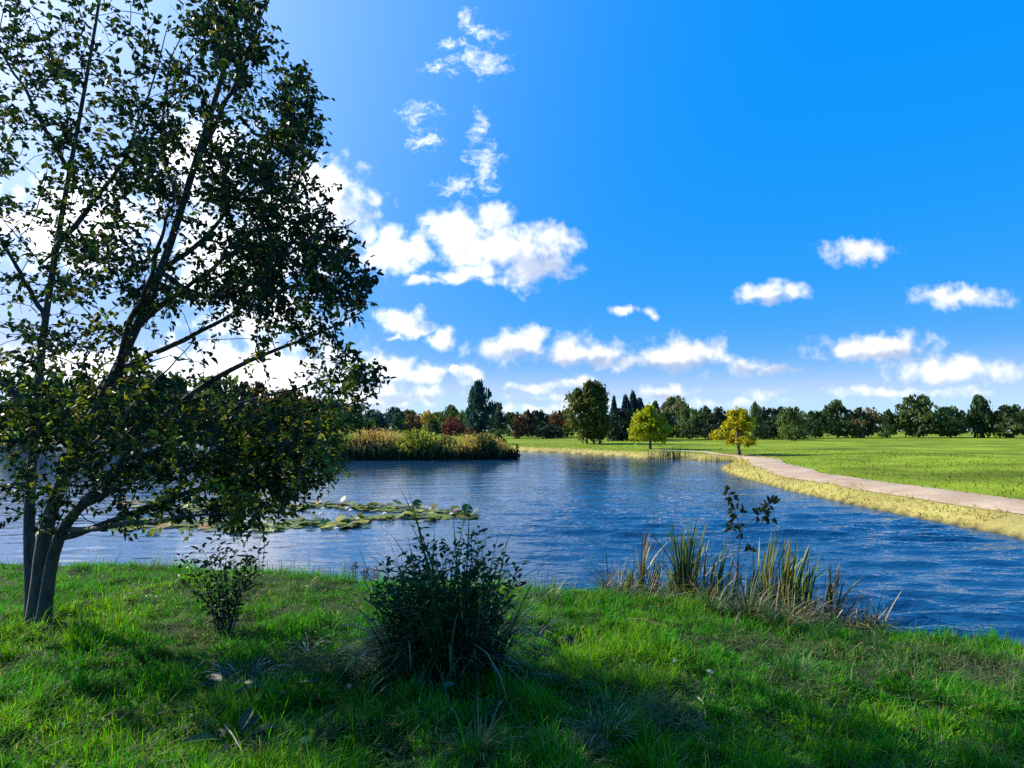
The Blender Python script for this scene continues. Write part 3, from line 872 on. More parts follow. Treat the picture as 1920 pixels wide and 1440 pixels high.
# ------------------------------------------------------------------ reed island and far bank vegetation
def build_island():
    g = np.random.default_rng(12)
    mb = MB()
    n = 15000
    a = g.random(n) * 2 * math.pi; r = np.sqrt(g.random(n))
    x = ISLE[0] + np.cos(a) * r * ISLE[2] * 1.0; y = ISLE[1] + np.sin(a) * r * ISLE[3] * 1.0
    z = height(x, y) - .05
    zone = fbm2(x, y * .3, .35, 21, 3)
    hgt = (1.40 + .95 * fbm2(x, y * .3, .55, 23, 3) + .25 * zone + g.normal(0, .24, n)) * (1 - .35 * sst(r, .75, 1.0) * (1 - sst(x, -4, -2)))
    ends = sst(x, -1.6, -.2); hgt *= 1 - .25 * ends
    olive, tan, green = np.array([.30, .30, .085]), np.array([.40, .28, .11]), np.array([.17, .23, .055])
    z2 = fbm2(x, y * .4, .6, 33, 3)
    wt = sst(z2, -.1, .45)[:, None]; wg = sst(-z2, .05, .5)[:, None]
    col = olive * (1 - wt) * (1 - wg) + tan * wt * (1 - wg) + green * wg
    rt = sst(x, -5.0, -2.5)[:, None] * .75
    col = col * (1 - rt) + np.array([.38, .29, .085]) * rt
    col *= np.exp(g.normal(0, .22, (n, 1)))
    dark = np.array([.02, .022, .012])
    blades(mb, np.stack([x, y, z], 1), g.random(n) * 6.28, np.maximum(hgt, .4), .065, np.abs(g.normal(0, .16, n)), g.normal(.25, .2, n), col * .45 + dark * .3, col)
    # feathery tops
    m = 9000
    i = g.integers(0, n, m)
    P = np.stack([x[i], y[i], z[i] + np.maximum(hgt[i], .4) * (.55 + .45 * g.random(m))], 1) + g.normal(0, .08, (m, 3))
    cards(mb, P, nrm(g.normal(0, 1, (m, 3)) + np.array([-.2, -.4, .3])), .17, col[i] * 1.05, g)
    o = mb.build('reed_bed', M_ISLE)
    tag(o, 'tan and olive reed bed covering the low island in the pond', 'reeds', kind='stuff')
    # dark leafy skirt of low plants along the island's waterline
    sk = MB()
    m = 5200
    a = math.pi + g.random(m) * math.pi
    rr = .86 + .16 * g.random(m)
    x = ISLE[0] + np.cos(a) * rr * ISLE[2]; y = ISLE[1] + np.sin(a) * rr * ISLE[3]
    P = np.stack([x, y, .05 + np.abs(g.normal(0, .42, m)) * (1 - .35 * g.random(m))], 1)
    cards(sk, P, np.tile([[0., -1, .4]], (m, 1)), .22, jitter((.018, .030, .014), m, .3, g), g)
    o = sk.build('bank_undergrowth', M_FAR)
    tag(o, 'dark leafy undergrowth fringing the waterline of the reed island', 'undergrowth', kind='stuff')
    # separate bushes on the island
    for (px, top, w, Yb, c1, lab, v) in [(786, 796, 84, 45.0, (.19, .25, .035), 'tall yellow green willow bush in the middle of the reed island', 0),
                                      (690, 808, 66, 45.8, (.13, .16, .040), 'low olive willow bush on the tree side of the reed island', 1),
                                      (908, 808, 56, 45.6, (.17, .17, .06), 'grey green willow bush near the tip of the reed island', 2),
                                      (840, 816, 44, 46.6, (.14, .16, .05), 'small pale willow bush between the two larger ones on the island', 1),
                                      (590, 812, 80, 46.5, (.16, .17, .03), 'yellowing willow bush on the island behind hanging leaves', 0)]:
        gg = np.random.default_rng(100 + v + px)
        u, _ = uv(px, 830); x = u * Yb
        zb = hz(x, Yb)
        H = at(px, top, Yb).z - zb; R_ = w / F * Yb * .5
        root = thing('willow_bush', (x, Yb, zb - .05), lab, 'bush', 'willow bushes on the island')
        st = MB(); lv = MB()
        for k in range(64):
            az = gg.random() * 6.28; sp = math.sqrt(gg.random()) * R_
            tip = np.array([math.cos(az) * sp, math.sin(az) * sp, H * (1 - .45 * (sp / R_) ** 2) * (.8 + .22 * gg.random())])
            pts = smooth_path([(tip[0] * .1, tip[1] * .1, 0), (tip[0] * .5, tip[1] * .5, tip[2] * .55), tip], 6)
            tube(st, pts, [.018, .015, .012, .010, .007, .004], 4)
            m = 46
            t = .15 + .85 * gg.random(m)
            Q = np.stack([np.interp(t * 5, np.arange(6), pts[:, i]) for i in range(3)], 1)
            dd = gg.normal(0, .45, (m, 3)) + np.array([0, 0, .8])
            leaves(lv, Q, dd, nrm(gg.normal(0, 1, (m, 3))), .20, .075, jitter(c1, m, .22, gg))
        st.build('stem', M_TWIG, root, True)
        lv.build('foliage', M_ISLE, root)
build_island()

def build_bank_grass():
    g = np.random.default_rng(31)
    mb = MB()
    # tussocks and long grass along the far shore and over the meadow front
    n = 90000
    Y = 14 + (78 - 14) * g.random(n) ** 1.1
    X = (g.random(n) * 2 - 1) * Y * .95
    zz, d = height(X, Y, True)
    keep = (d > .02) & (d < 16) & ((d < 3.2) | (g.random(n) < .55))
    pd = np.min(np.hypot(X[:, None] - PATH[None, ::3, 0], Y[:, None] - PATH[None, ::3, 1]), axis=1)
    keep &= pd > np.where(Y > 42, .55, .86)
    isl = ((X - ISLE[0]) / ISLE[2]) ** 2 + ((Y - ISLE[1]) / ISLE[3]) ** 2
    keep &= isl > 1.1
    X, Y, zz, d = X[keep], Y[keep], zz[keep], d[keep]
    n = len(X)
    cl = fbm2(X, Y, 1.1, 8, 3)
    bank = 1 - sst(d + .8 * cl, 1.3, 3.0)
    tan = jitter((.46, .36, .12), n, .2, g); grn = jitter((.15, .225, .014), n, .2, g); yg = jitter((.32, .33, .03), n, .2, g)
    lush = sst(-cl, -.05, .4)[:, None]
    bcol = tan * (1 - lush) + yg * lush
    col = np.where((g.random(n) < bank)[:, None], bcol, grn)
    hgt = np.where(g.random(n) < bank, .09 + .13 * sst(cl, -.1, .5), .07 + .05 * sst(cl, 0, .5)) * np.exp(g.normal(0, .25, n))
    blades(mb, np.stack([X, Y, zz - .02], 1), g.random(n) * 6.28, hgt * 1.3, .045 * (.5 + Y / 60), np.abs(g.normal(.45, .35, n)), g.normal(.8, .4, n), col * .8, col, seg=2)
    o = mb.build('bank_grass', M_GRASS)
    tag(o, 'dry tan and yellow green grass along the far banks of the pond', 'grass', kind='stuff')
build_bank_grass()

def rush_patch(px, py, wpx, n, hgt, col, label, seed, name='rush_clump', cat='rushes', group=None):
    g = np.random.default_rng(seed)
    c = at_z(px, py, 0.0)
    w = wpx / F * c.y
    root_mb = MB()
    P = np.stack([g.normal(0, w * .3, n), g.normal(0, w * .12 + .05, n), np.full(n, -.05)], 1)
    cc = jitter(col, n, .25, g)
    blades(root_mb, P, g.random(n) * 6.28, hgt * np.exp(g.normal(0, .2, n)), .012 + .0007 * c.y, np.abs(g.normal(0, .10, n)), g.normal(.15, .15, n), cc * .6, cc)
    o = root_mb.build(name, M_REED)
    o.location = c
    return tag(o, label, cat, group, 'stuff')
rush_patch(1258, 861, 56, 130, .85, (.05, .09, .03), 'dark green rushes in the shaded notch between the two yellow trees', 3)
rush_patch(1350, 866, 60, 60, .45, (.16, .17, .05), 'sparse pale rushes at the waterline under the golden tree', 4)

# ------------------------------------------------------------------ the big tree leaning over the water on the left
def build_big_tree():
    g = np.random.default_rng(2024)
    B = Vector((uv(70, 1120)[0] * 5.9, 5.9, 0)); B.z = hz(B.x, B.y)
    root = thing('leafy_tree', B, 'big dark leafy tree overhanging the near bank with drooping branches', 'tree')
    off = np.array(B)
    def w(px, py, Y): return np.array(at(px, py, Y))
    base = off + np.array([0, 0, -.12])
    trunk_c = [base, w(85, 1000, 5.9), w(140, 850, 5.9), w(215, 700, 5.95), w(300, 510, 6.0), w(368, 300, 6.1), w(425, 110, 6.2), w(462, -50, 6.3), w(480, -220, 6.35)]
    tp = smooth_path(trunk_c, 44)
    tb = MB(); tube(tb, tp - off, np.interp(np.linspace(0, 1, 44), [0, .06, .3, .7, 1], [.11, .068, .052, .028, .007]), 10)
    tb.build('trunk', M_BARK, root, True)
    nodes0 = [tp[12:]]
    for tc in ([base + np.array([-.1, .1, 0]), w(55, 980, 6.1), w(65, 800, 6.2), w(85, 600, 6.3), w(120, 380, 6.4), w(165, 130, 6.5), w(205, -120, 6.6), w(230, -300, 6.6)],
               [base + np.array([.12, -.08, 0]), w(110, 1010, 5.7), w(200, 900, 5.6), w(300, 790, 5.7), w(380, 725, 5.8), w(450, 685, 5.85), w(520, 655, 5.8), w(605, 622, 5.7), w(690, 578, 5.6)]):
        q = smooth_path(tc, 40)
        tb = MB(); tube(tb, q - off, np.interp(np.linspace(0, 1, 40), [0, .06, .3, .7, 1], [.08, .055, .040, .020, .005]), 9)
        tb.build('trunk', M_BARK, root, True)
        nodes0.append(q[12:])
    LIMBS = [
        [(215, 700, 5.95), (320, 650, 6.0), (420, 606, 6.1), (500, 556, 6.2), (610, 540, 6.3), (712, 526, 6.4)],
        [(255, 610, 5.98), (340, 540, 5.9), (420, 478, 5.8), (500, 400, 5.7), (560, 330, 5.6), (598, 262, 5.6)],
        [(300, 510, 6.0), (370, 450, 6.2), (425, 395, 6.3), (478, 320, 6.5), (528, 230, 6.5), (562, 150, 6.6)],
        [(368, 300, 6.1), (425, 190, 6.0), (468, 90, 5.9), (492, 5, 5.9), (500, -110, 5.9)],
        [(200, 900, 5.6), (310, 830, 5.5), (420, 790, 5.5), (530, 756, 5.4), (640, 734, 5.3), (722, 706, 5.2)],
        [(150, 950, 5.65), (280, 890, 5.6), (420, 862, 5.6), (510, 850, 5.5), (600, 845, 5.4), (655, 868, 5.3)],
        [(110, 1010, 5.7), (260, 950, 5.5), (410, 905, 5.4), (480, 905, 5.2), (540, 915, 5.1), (575, 940, 5.0)],
        [(300, 790, 5.7), (370, 765, 6.2), (430, 745, 6.4), (520, 720, 6.7), (600, 700, 6.9), (660, 690, 7.0)],
        [(300, 510, 6.0), (380, 560, 5.6), (450, 545, 5.3), (520, 500, 5.0), (590, 440, 4.9), (650, 420, 4.9)],
        [(85, 1000, 5.9), (230, 985, 5.3), (350, 980, 5.1), (450, 975, 5.0), (520, 985, 4.9)],
        [(140, 850, 5.9), (60, 760, 5.6), (-40, 700, 5.5), (-140, 680, 5.4)],
        [(65, 800, 6.2), (0, 700, 6.5), (-80, 600, 6.7), (-160, 560, 6.8)],
        [(85, 600, 6.3), (20, 480, 6.0), (-60, 380, 5.8), (-140, 330, 5.7)],
        [(100, 480, 6.35), (180, 380, 6.5), (250, 280, 6.6), (300, 160, 6.7), (330, 40, 6.8)],
        [(130, 320, 6.4), (70, 200, 6.2), (10, 90, 6.1), (-40, 0, 6.0)],
        [(425, 110, 6.2), (440, -20, 6.5), (455, -140, 6.6), (470, -240, 6.7)],
        [(215, 700, 5.95), (260, 560, 5.0), (300, 430, 4.5), (330, 330, 4.3)],
        [(340, 390, 6.05), (300, 280, 6.6), (310, 150, 7.0), (350, 30, 7.1)],
        [(150, 860, 5.9), (230, 770, 6.6), (300, 700, 7.0), (360, 640, 7.2)],
    ]
    nodes = list(nodes0)
    for L_ in LIMBS:
        q = smooth_path([w(*p) for p in L_], 26)
        q[1:] += np.cumsum(g.normal(0, .010, q[1:].shape), axis=0)
        ln = np.sum(np.linalg.norm(np.diff(q, axis=0), axis=1))
        mb = MB(); tube(mb, q - off, np.interp(np.linspace(0, 1, 26), [0, .5, 1], [.018 + .005 * ln, .010 + .002 * ln, .004]), 6)
        mb.build('branch', M_BARK, root, True)
        nodes.append(q)
    nodes = np.concatenate(nodes)
    # the outline of the crown as hung in space: photograph pixels, right boundary by height
    by = [-330, -200, -60, 0, 60, 100, 150, 200, 250, 300, 340, 380, 430, 455, 490, 520, 560, 590, 625, 650, 680, 705, 735, 770, 800, 850, 885, 910, 940, 970, 1000]
    bx = [430, 500, 505, 492, 520, 545, 592, 600, 610, 604, 625, 622, 640, 676, 668, 722, 702, 690, 640, 655, 690, 735, 705, 690, 655, 640, 662, 600, 580, 545, 470]
    lx = [-60, -90, -140] + [-180] * 25 + [-140, -60, 60]
    BLOB = [(555, 205, 60, 2.6), (520, 290, 70, 2.0), (430, 60, 60, 1.8), (430, 320, 60, 1.6), (570, 415, 70, 2.2), (440, 410, 60, 1.6), (600, 480, 55, 1.8), (600, 560, 70, 1.6),
            (500, 500, 70, 1.6), (680, 545, 40, 1.5), (450, 570, 60, 1.3), (560, 600, 70, 1.1), (640, 720, 60, 1.2), (700, 705, 35, 1.3), (470, 830, 80, 2.2), (560, 800, 60, 1.0),
            (590, 850, 60, 1.7), (460, 910, 80, 2.4), (530, 930, 50, 1.7), (640, 868, 34, 1.6), (440, 140, 40, .8), (180, 420, 130, .9), (120, 760, 150, .7), (280, 850, 110, .9), (300, 250, 120, .7), (60, 160, 120, .6), (320, 560, 70, .8)]
    HOLE = [(230, 130, 60, .7), (30, 330, 60, .6), (340, 420, 50, .5), (200, 600, 60, .6), (60, 560, 50, .6), (330, 680, 60, .8), (465, 195, 38, .8), (420, 250, 30, .6), (590, 370, 40, .7), (450, 660, 60, .8), (560, 680, 60, .8), (470, 730, 60, .85), (600, 610, 40, .6), (520, 600, 40, .6), (430, 180, 40, .7), (590, 300, 26, .6), (500, 240, 22, .5), (620, 650, 25, .6),
            (420, 620, 40, .6), (440, 500, 40, .6), (530, 745, 40, .5)]
    cl = []
    tries = 0
    while len(cl) < 2900 and tries < 90000:
        tries += 1
        py = g.uniform(-320, 1000); px = g.uniform(-185, 740)
        if px > np.interp(py, by, bx) - 6 or px < np.interp(py, by, lx): continue
        wt = .26
        for (a, b, r, s) in BLOB: wt += s * math.exp(-((px - a) ** 2 + (py - b) ** 2) / (r * r))
        for (a, b, r, s) in HOLE: wt *= 1 - s * math.exp(-((px - a) ** 2 + (py - b) ** 2) / (r * r))
        wt *= .85 if px < 380 else 1
        wt *= .55 + .75 * sst(float(fbm2(np.array([px]), np.array([py]), .030, 17, 3)[0]), -.25, .30)
        if g.random() * 2.6 > min(wt, 2.3): continue
        Y = 5.8 + g.normal(0, .75)
        if py > 760: Y = 5.5 + g.normal(0, .5)
        cl.append(w(px, py, np.clip(Y, 4.2, 7.8)))
    cl = np.array(cl)
    d0 = np.array([np.min(np.sum((nodes - c) ** 2, axis=1)) for c in cl])
    cl = cl[np.argsort(d0)]
    buf = np.empty((len(nodes) + len(cl) * 6, 3)); buf[:len(nodes)] = nodes; nn = len(nodes)
    tw = MB(); lv = MB()
    LP, LA, LC = [], [], []
    for c in cl:
        dist = np.sum((buf[:nn] - c) ** 2, axis=1)
        s = buf[np.argmin(dist)]
        L_ = math.sqrt(dist.min())
        dirv = (c - s) / max(L_, 1e-5)
        bow = np.array([0, 0, .12 * L_]) + g.normal(0, .05 * L_, 3)
        ext = c + nrm(dirv + g.normal(0, .5, 3) + np.array([.1, -.1, -.05])) * g.uniform(.10, .20)
        pts = smooth_path([s, s + dirv * L_ * .5 + bow, c, ext], 7)
        tube(tw, pts - off, np.linspace(.0045 + .002 * min(L_, 1.5), .0016, 7), 3)
        m = min(5, max(1, int(L_ / .15)))
        buf[nn:nn + m] = pts[1:1 + m]; nn += m
        k = g.integers(8, 17)
        t = np.clip(g.uniform(max(.15, 1 - .42 / max(L_ + .15, .42)), 1.0, k), 0, 1) * 6
        P = np.stack([np.interp(t, np.arange(7), pts[:, i]) for i in range(3)], 1) + g.normal(0, .018, (k, 3))
        ax = nrm(dirv * .5 + g.normal(0, .75, (k, 3)) + np.array([0, 0, -.12]))
        LP.append(P); LA.append(ax)
        base = np.array([.019, .042, .013]) if g.random() > .09 else np.array([.11, .12, .018])
        if c[2] < 3.3 and g.random() < (.42 if c[0] > -2.9 else .16): base = np.array([.17, .19, .02])  # low sprays coloured yellow-green to look sunlit
        LC.append(jitter(base, k, .25, g))
    P, A, C = map(np.concatenate, (LP, LA, LC))
    n = len(P)
    upv = nrm(g.normal(0, .7, (n, 3)) + UP)
    leaves(lv, P - off, A, upv, g.uniform(.044, .080, n), g.uniform(.030, .048, n), C)
    tw.build('twigs', M_TWIG, root)
    lv.build('crown', M_LEAF, root)
    return root
build_big_tree()

# ------------------------------------------------------------------ near bank: grass
def build_near_grass():
    g = np.random.default_rng(77)
    def place(n, mode):
        if mode == 'px':
            px = g.uniform(-120, 2040, n); py = g.uniform(1062, 1520, n)
            u, v = uv(px, py)
            # iterate onto the ground
            Y = (0.35 - CAM_Z) / v
            for _ in range(4):
                Y = (height(u * Y, Y) - CAM_Z) / v
            Y = Y + g.normal(0, .04, n)
            return u * Y, Y
        Y = 1.6 + (9.6 - 1.6) * g.random(n) ** .8
        return (g.random(n) * 2 - 1) * (Y * .95 + .6), Y
    side = (np.where(g.random(80000) < .6, g.uniform(3, 13.5, 80000), g.uniform(-11, -3, 80000)), g.uniform(-1.5, 8.5, 80000))
    xs, ys = zip(*[place(190000, 'px'), place(170000, 'world'), side])
    x = np.concatenate(xs); y = np.concatenate(ys)
    z, d = height(x, y, True)
    clump = fbm2(x, y, 3.4, 41, 3); patch = fbm2(x, y, .75, 51, 3); fine = fbm2(x, y, 8.0, 61, 2)
    ok = (d > .03) & (y < 10.5) & (y > np.where(np.abs(x) > 2.5, -1.5, 1.3)) & (g.random(len(x)) < .42 + .8 * sst(clump + .8 * fine, -.35, .3)) & (x < 13.5)
    x, y, z, d, clump, patch, fine = [a[ok] for a in (x, y, z, d, clump, patch, fine)]
    n = len(x)
    fresh, yel, dull, straw = (.046, .245, .007), (.150, .345, .006), (.040, .150, .030), (.28, .25, .12)
    c = jitter(fresh, n, .22, g)
    wy = (g.random(n) < .08 + .75 * sst(patch, .12, .45))[:, None]; c = np.where(wy, jitter(yel, n, .18, g), c)
    wd = (g.random(n) < .10 + .65 * sst(-patch, .12, .45))[:, None]; c = np.where(wd, jitter(dull, n, .22, g), c)
    ws = (g.random(n) < .055 + .14 * sst(-patch, .2, .5))[:, None]; c = np.where(ws, jitter(straw, n, .2, g), c)
    hgt = (.024 + .028 * sst(clump, -.4, .2) + .052 * sst(clump + .8 * fine, .12, .6) + .018 * sst(patch, .15, .5)) * np.exp(g.normal(0, .32, n)) * (1 - .25 * sst(-patch, .1, .5))
    hgt *= .85 + .35 * np.exp(-((d - .3) / .35) ** 2)
    cell = np.stack([np.floor(x * 7), np.floor(y * 7)], 1)
    taz = np.modf(np.abs(np.sin(cell[:, 0] * 12.9898 + cell[:, 1] * 78.233) * 43758.5))[0] * 6.28
    az = taz + g.normal(0, 1.1, n)
    mb = MB()
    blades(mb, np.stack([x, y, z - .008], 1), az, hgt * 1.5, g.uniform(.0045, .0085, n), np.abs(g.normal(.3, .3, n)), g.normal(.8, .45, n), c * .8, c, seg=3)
    o = mb.build('lawn_grass', M_GRASS)
    tag(o, 'rough green grass covering the near bank of the pond', 'grass', kind='stuff')
    # matted dead grass lying in the sward
    m = 62000
    x, y = place(m, 'px')
    z, d = height(x, y, True)
    pt = fbm2(x, y, .75, 51, 3); cl = fbm2(x, y, 1.7, 71, 3)
    ok = (d > .05) & (y < 10) & (y > 1.3) & (x < 9) & (g.random(m) < .08 + .85 * sst(cl - .5 * pt, .08, .42))
    x, y, z = x[ok], y[ok], z[ok]; m = len(x)
    mb = MB()
    cc = np.where((g.random(m) < .5)[:, None], jitter((.16, .17, .075), m, .25, g), jitter((.08, .12, .045), m, .25, g))
    blades(mb, np.stack([x, y, z + g.uniform(.015, .07, m)], 1), g.random(m) * 6.28, g.uniform(.08, .24, m), g.uniform(.003, .0055, m), 1.25 + g.normal(0, .2, m), g.normal(.35, .3, m), cc, cc, seg=3)
    o = mb.build('dead_grass', M_GRASS)
    tag(o, 'grey straw coloured dead grass matted over the near bank', 'grass', kind='stuff')
    # low broad weeds: clover and plantain size leaves
    m = 16000
    x, y = place(m, 'px')
    z, d = height(x, y, True)
    cl = fbm2(x, y, 1.3, 91, 3)
    ok = (d > .1) & (y < 9) & (y > 1.3) & (x < 9) & (g.random(m) < .7 * sst(cl, .05, .4))
    x, y, z = x[ok], y[ok], z[ok]; m = len(x)
    mb = MB()
    ax = nrm(np.stack([g.normal(0, 1, m), g.normal(0, 1, m), g.normal(.5, .4, m)], 1))
    leaves(mb, np.stack([x, y, z + g.uniform(.01, .06, m)], 1), ax, np.tile(UP, (m, 1)), g.uniform(.025, .06, m), g.uniform(.014, .028, m), jitter((.04, .115, .022), m, .25, g))
    o = mb.build('ground_weeds', M_LEAF)
    tag(o, 'small leafy weeds growing among the near grass', 'weeds', kind='stuff')
build_near_grass()

# ------------------------------------------------------------------ near bank: shrubs and tufts
def leafy_shrub(name, foot, tips, leaf, col, label, seed, cat='shrub', per=22, start=.35, group=None, stem_r=.007, width=.62, twig=True, base_w=.12):
    """stems from the foot to given tip points (world), leaves along them"""
    g = np.random.default_rng(seed)
    root = thing(name, foot, label, cat, group)
    off = np.array(foot)
    st, lv = MB(), MB()
    for tip in tips:
        tip = np.array(tip) - off
        b = np.array([tip[0] * base_w + g.normal(0, .02), tip[1] * base_w + g.normal(0, .02), -.03])
        mid = (b + tip) * .5 + np.array([g.normal(0, .03), g.normal(0, .03), .06 * tip[2]]) - np.array([tip[0], tip[1], 0]) * .12
        pts = smooth_path([b, mid, tip], 9)
        tube(st, pts, np.linspace(stem_r, .0018, 9), 5)
        m = per
        t = start + (1 - start) * g.random(m) ** .8
        t[:2] = (.99, .96)
        Q = np.stack([np.interp(t * 8, np.arange(9), pts[:, i]) for i in range(3)], 1)
        az = np.arange(m) * 2.4 + g.normal(0, .4, m)
        dirn = np.stack([np.cos(az), np.sin(az), g.uniform(.1, 1.0, m)], 1)
        dirn = nrm(dirn)
        Q = Q + dirn * .01
        if twig:
            Q = Q + dirn * (g.random((m, 1)) ** 1.5 * .10)
        leaves(lv, Q, dirn + g.normal(0, .25, (m, 3)), nrm(UP + g.normal(0, .35, (m, 3))), leaf * np.exp(g.normal(0, .2, m)), leaf * width * np.exp(g.normal(0, .15, m)), jitter(col, m, .22, g))
    st.build('stem', M_TWIG, root, True)
    lv.build('foliage', M_LEAF, root)
    return root
gS = np.random.default_rng(8)
foot = on_ground(838, 1262)
tips = []
OUT = [(690, 1130), (702, 1098), (718, 1060), (740, 1048), (752, 1040), (770, 1046), (784, 990), (792, 1005), (806, 1040), (818, 1018), (838, 1040), (852, 1026), (868, 1018), (880, 1004), (893, 998), (905, 1012),
       (915, 1038), (930, 1042), (944, 1062), (958, 1056), (974, 1062), (968, 1085), (940, 1098)]
for (px, py) in OUT:
    tips.append(at(px, py, foot.y + gS.normal(0, .16)))
for _ in range(52):
    px = gS.uniform(700, 955); lim = np.interp(px, [p[0] for p in OUT[:21]], [p[1] for p in OUT[:21]])
    tips.append(at(px, gS.uniform(lim + 25, 1150), foot.y + gS.normal(0, .2)))
leafy_shrub('leafy_shrub', foot, tips, .052, (.030, .078, .024), 'dark leafy shrub rising out of the arching sedge tuft on the near bank', 5, per=32, start=.22, base_w=.55)

def sedge_tuft(name, foot, n, length, spread, col, dry, label, seed, cat='tuft', group=None, width=.006):
    g = np.random.default_rng(seed)
    mb = MB()
    az = g.random(n) * 6.28; r = np.sqrt(g.random(n)) * spread
    P = np.stack([np.cos(az) * r, np.sin(az) * r * .7, np.full(n, -.02)], 1)
    droop = 1.7 if spread < .2 else 1.35
    if spread > .2:                      # several crowns grown together
        k = g.choice(5, n, p=[.24, .26, .2, .18, .12])
        cx = np.array([-.30, -.02, .24, .10, -.16])[k]; cy = np.array([.05, -.05, .02, .22, -.18])[k]
        P[:, 0] = P[:, 0] * .42 + cx; P[:, 1] = P[:, 1] * .42 + cy
        length = length * np.array([.74, 1.0, .86, 1.12, .62])[k]
    c = np.where((g.random(n) < dry)[:, None], jitter((.22, .20, .13), n, .2, g), jitter(col, n, .25, g))
    blades(mb, P, az + g.normal(0, .5, n), length * np.exp(g.normal(0, .32, n)), width * np.exp(g.normal(0, .25, n)), np.abs(g.normal(.14, .14, n)), np.abs(g.normal(droop, .6, n)), c * .7, c, seg=6)
    o = mb.build(name, M_REED)
    o.location = foot
    return tag(o, label, cat, group)
sedge_tuft('sedge_tuft', foot + Vector((0, -.06, 0)), 1150, .74, .40, (.040, .100, .030), .10, 'dark arching sedge tuft under the leafy shrub on the near bank', 6, width=.013)

# grass tussocks standing taller in the sward
TUS = [(1030, 1130, .28, 140, (.05, .16, .012), 'bright green tussock at the water edge past the leafy shrub'),
       (1340, 1150, .34, 160, (.05, .12, .02), 'green tussock at the foot of the reeds beneath the sapling'),
       (1400, 1165, .50, 170, (.045, .095, .02), 'long leaning green tussock between the sapling and the bank'),
       (1470, 1180, .40, 130, (.16, .15, .06), 'pale bent tussock at the edge of the bank below the last reeds'),
       (1490, 1280, .26, 160, (.045, .16, .012), 'bright green tussock at the photograph edge below the reeds'),
       (560, 1110, .20, 110, (.10, .16, .02), 'yellowish tussock near the water between low shrub and leafy shrub'),
       (890, 1420, .20, 120, (.12, .16, .04), 'pale green tussock nearest the viewer below the leafy shrub'),
       (1130, 1390, .22, 140, (.035, .11, .02), 'dark green tussock in the middle of the near grass')]
for i, (px, py, ln, n, c, lab) in enumerate(TUS):
    sedge_tuft('grass_tussock', on_ground(px, py), n, ln, .10, c, .08, lab, 300 + i, 'tussock', 'grass tussocks on the near bank', .008)

# low shrub at the photograph's left edge, in front of the big tree
foot = on_ground(425, 1190)
tips = [at(px, py, foot.y + gS.normal(0, .15)) for px, py in [(490, 1030), (480, 1045), (470, 1040), (455, 1055), (440, 1035), (425, 1040), (410, 1020), (395, 1045), (380, 1030), (360, 1050), (340, 1045), (465, 1080), (450, 1095), (430, 1090), (400, 1085), (375, 1090), (445, 1120), (415, 1110), (485, 1062), (350, 1100), (330, 1080)]]
leafy_shrub('low_shrub', foot, tips, .06, (.020, .045, .020), 'low dark shrub at the water edge under the big tree', 15, per=24, start=.25)
# tall thin stem with a few leaves standing against the lilies
foot2 = on_ground(492, 1085)
leafy_shrub('thin_weed', foot2, [at(487, 965, foot2.y), at(494, 985, foot2.y)], .05, (.05, .08, .03), 'thin dry weed stalk standing in front of the lily patch', 16, 'weed', 6, .6, None, .005)

# dead pale leaves of a withered plant
def strap_plant(name, foot, n, length, width, lean, curl, cols, label, seed, cat, mat=M_REED, spread=.05):
    g = np.random.default_rng(seed)
    mb = MB()
    az = np.arange(n) * 2.4 + g.normal(0, .3, n)
    P = np.stack([np.cos(az) * spread * g.random(n), np.sin(az) * spread * g.random(n), np.zeros(n)], 1)
    c = jitter(cols, n, .15, g)
    blades(mb, P, az, length * np.exp(g.normal(0, .2, n)), width * np.exp(g.normal(0, .2, n)), np.abs(g.normal(lean, .2, n)), g.normal(curl, .4, n), c, c, seg=6)
    o = mb.build(name, mat)
    o.location = foot
    return tag(o, label, cat)
strap_plant('withered_plant', on_ground(462, 1275), 34, .26, .013, .6, 1.5, (.30, .28, .29), 'withered plant with pale curled dead leaves in the shade of the big tree', 21, 'dead plant', spread=.14)
strap_plant('withered_plant', on_ground(575, 1225), 7, .24, .012, .5, 1.1, (.36, .34, .28), 'small withered plant with few bent pale leaves beside the larger one', 22, 'dead plant')
def broad_plant(foot, n, length, col, label, seed, name='dock_plant'):
    g = np.random.default_rng(seed)
    root = thing(name, foot, label, 'plant', 'broad leaved docks in the near grass')
    lv, st = MB(), MB()
    for k in range(n):
        az = k * 2.4 + g.normal(0, .3); el = g.uniform(.25, .9)
        d = np.array([math.cos(az) * math.cos(el), math.sin(az) * math.cos(el), math.sin(el)])
        L_ = length * math.exp(g.normal(0, .2))
        tube(st, [(0, 0, -.01), d * L_ * .2, d * L_ * .42], [.004, .0035, .0025], 5)
        leaves(lv, (d * L_ * .4)[None], (d - np.array([0, 0, .35]))[None], np.array([[0, 0, 1.]]), L_ * .75, L_ * .34, jitter(col, 1, .12, g), .18, .2)
    st.build('stem', M_STEM, root).color = (.05, .08, .03, 1)
    lv.build('foliage', M_LEAF, root)
broad_plant(on_ground(436, 1300), 10, .26, (.030, .075, .045), 'broad leaved dock beneath the withered plant', 31)
broad_plant(on_ground(545, 1300), 8, .20, (.030, .075, .045), 'smaller broad leaved dock beside the withered plant', 32)
broad_plant(on_ground(440, 1405), 9, .24, (.028, .070, .045), 'broad leaved dock nearest the viewer under the big tree', 33)
broad_plant(on_ground(1010, 1190), 9, .17, (.035, .090, .045), 'small broad leaved dock beside the sedge tuft', 34)

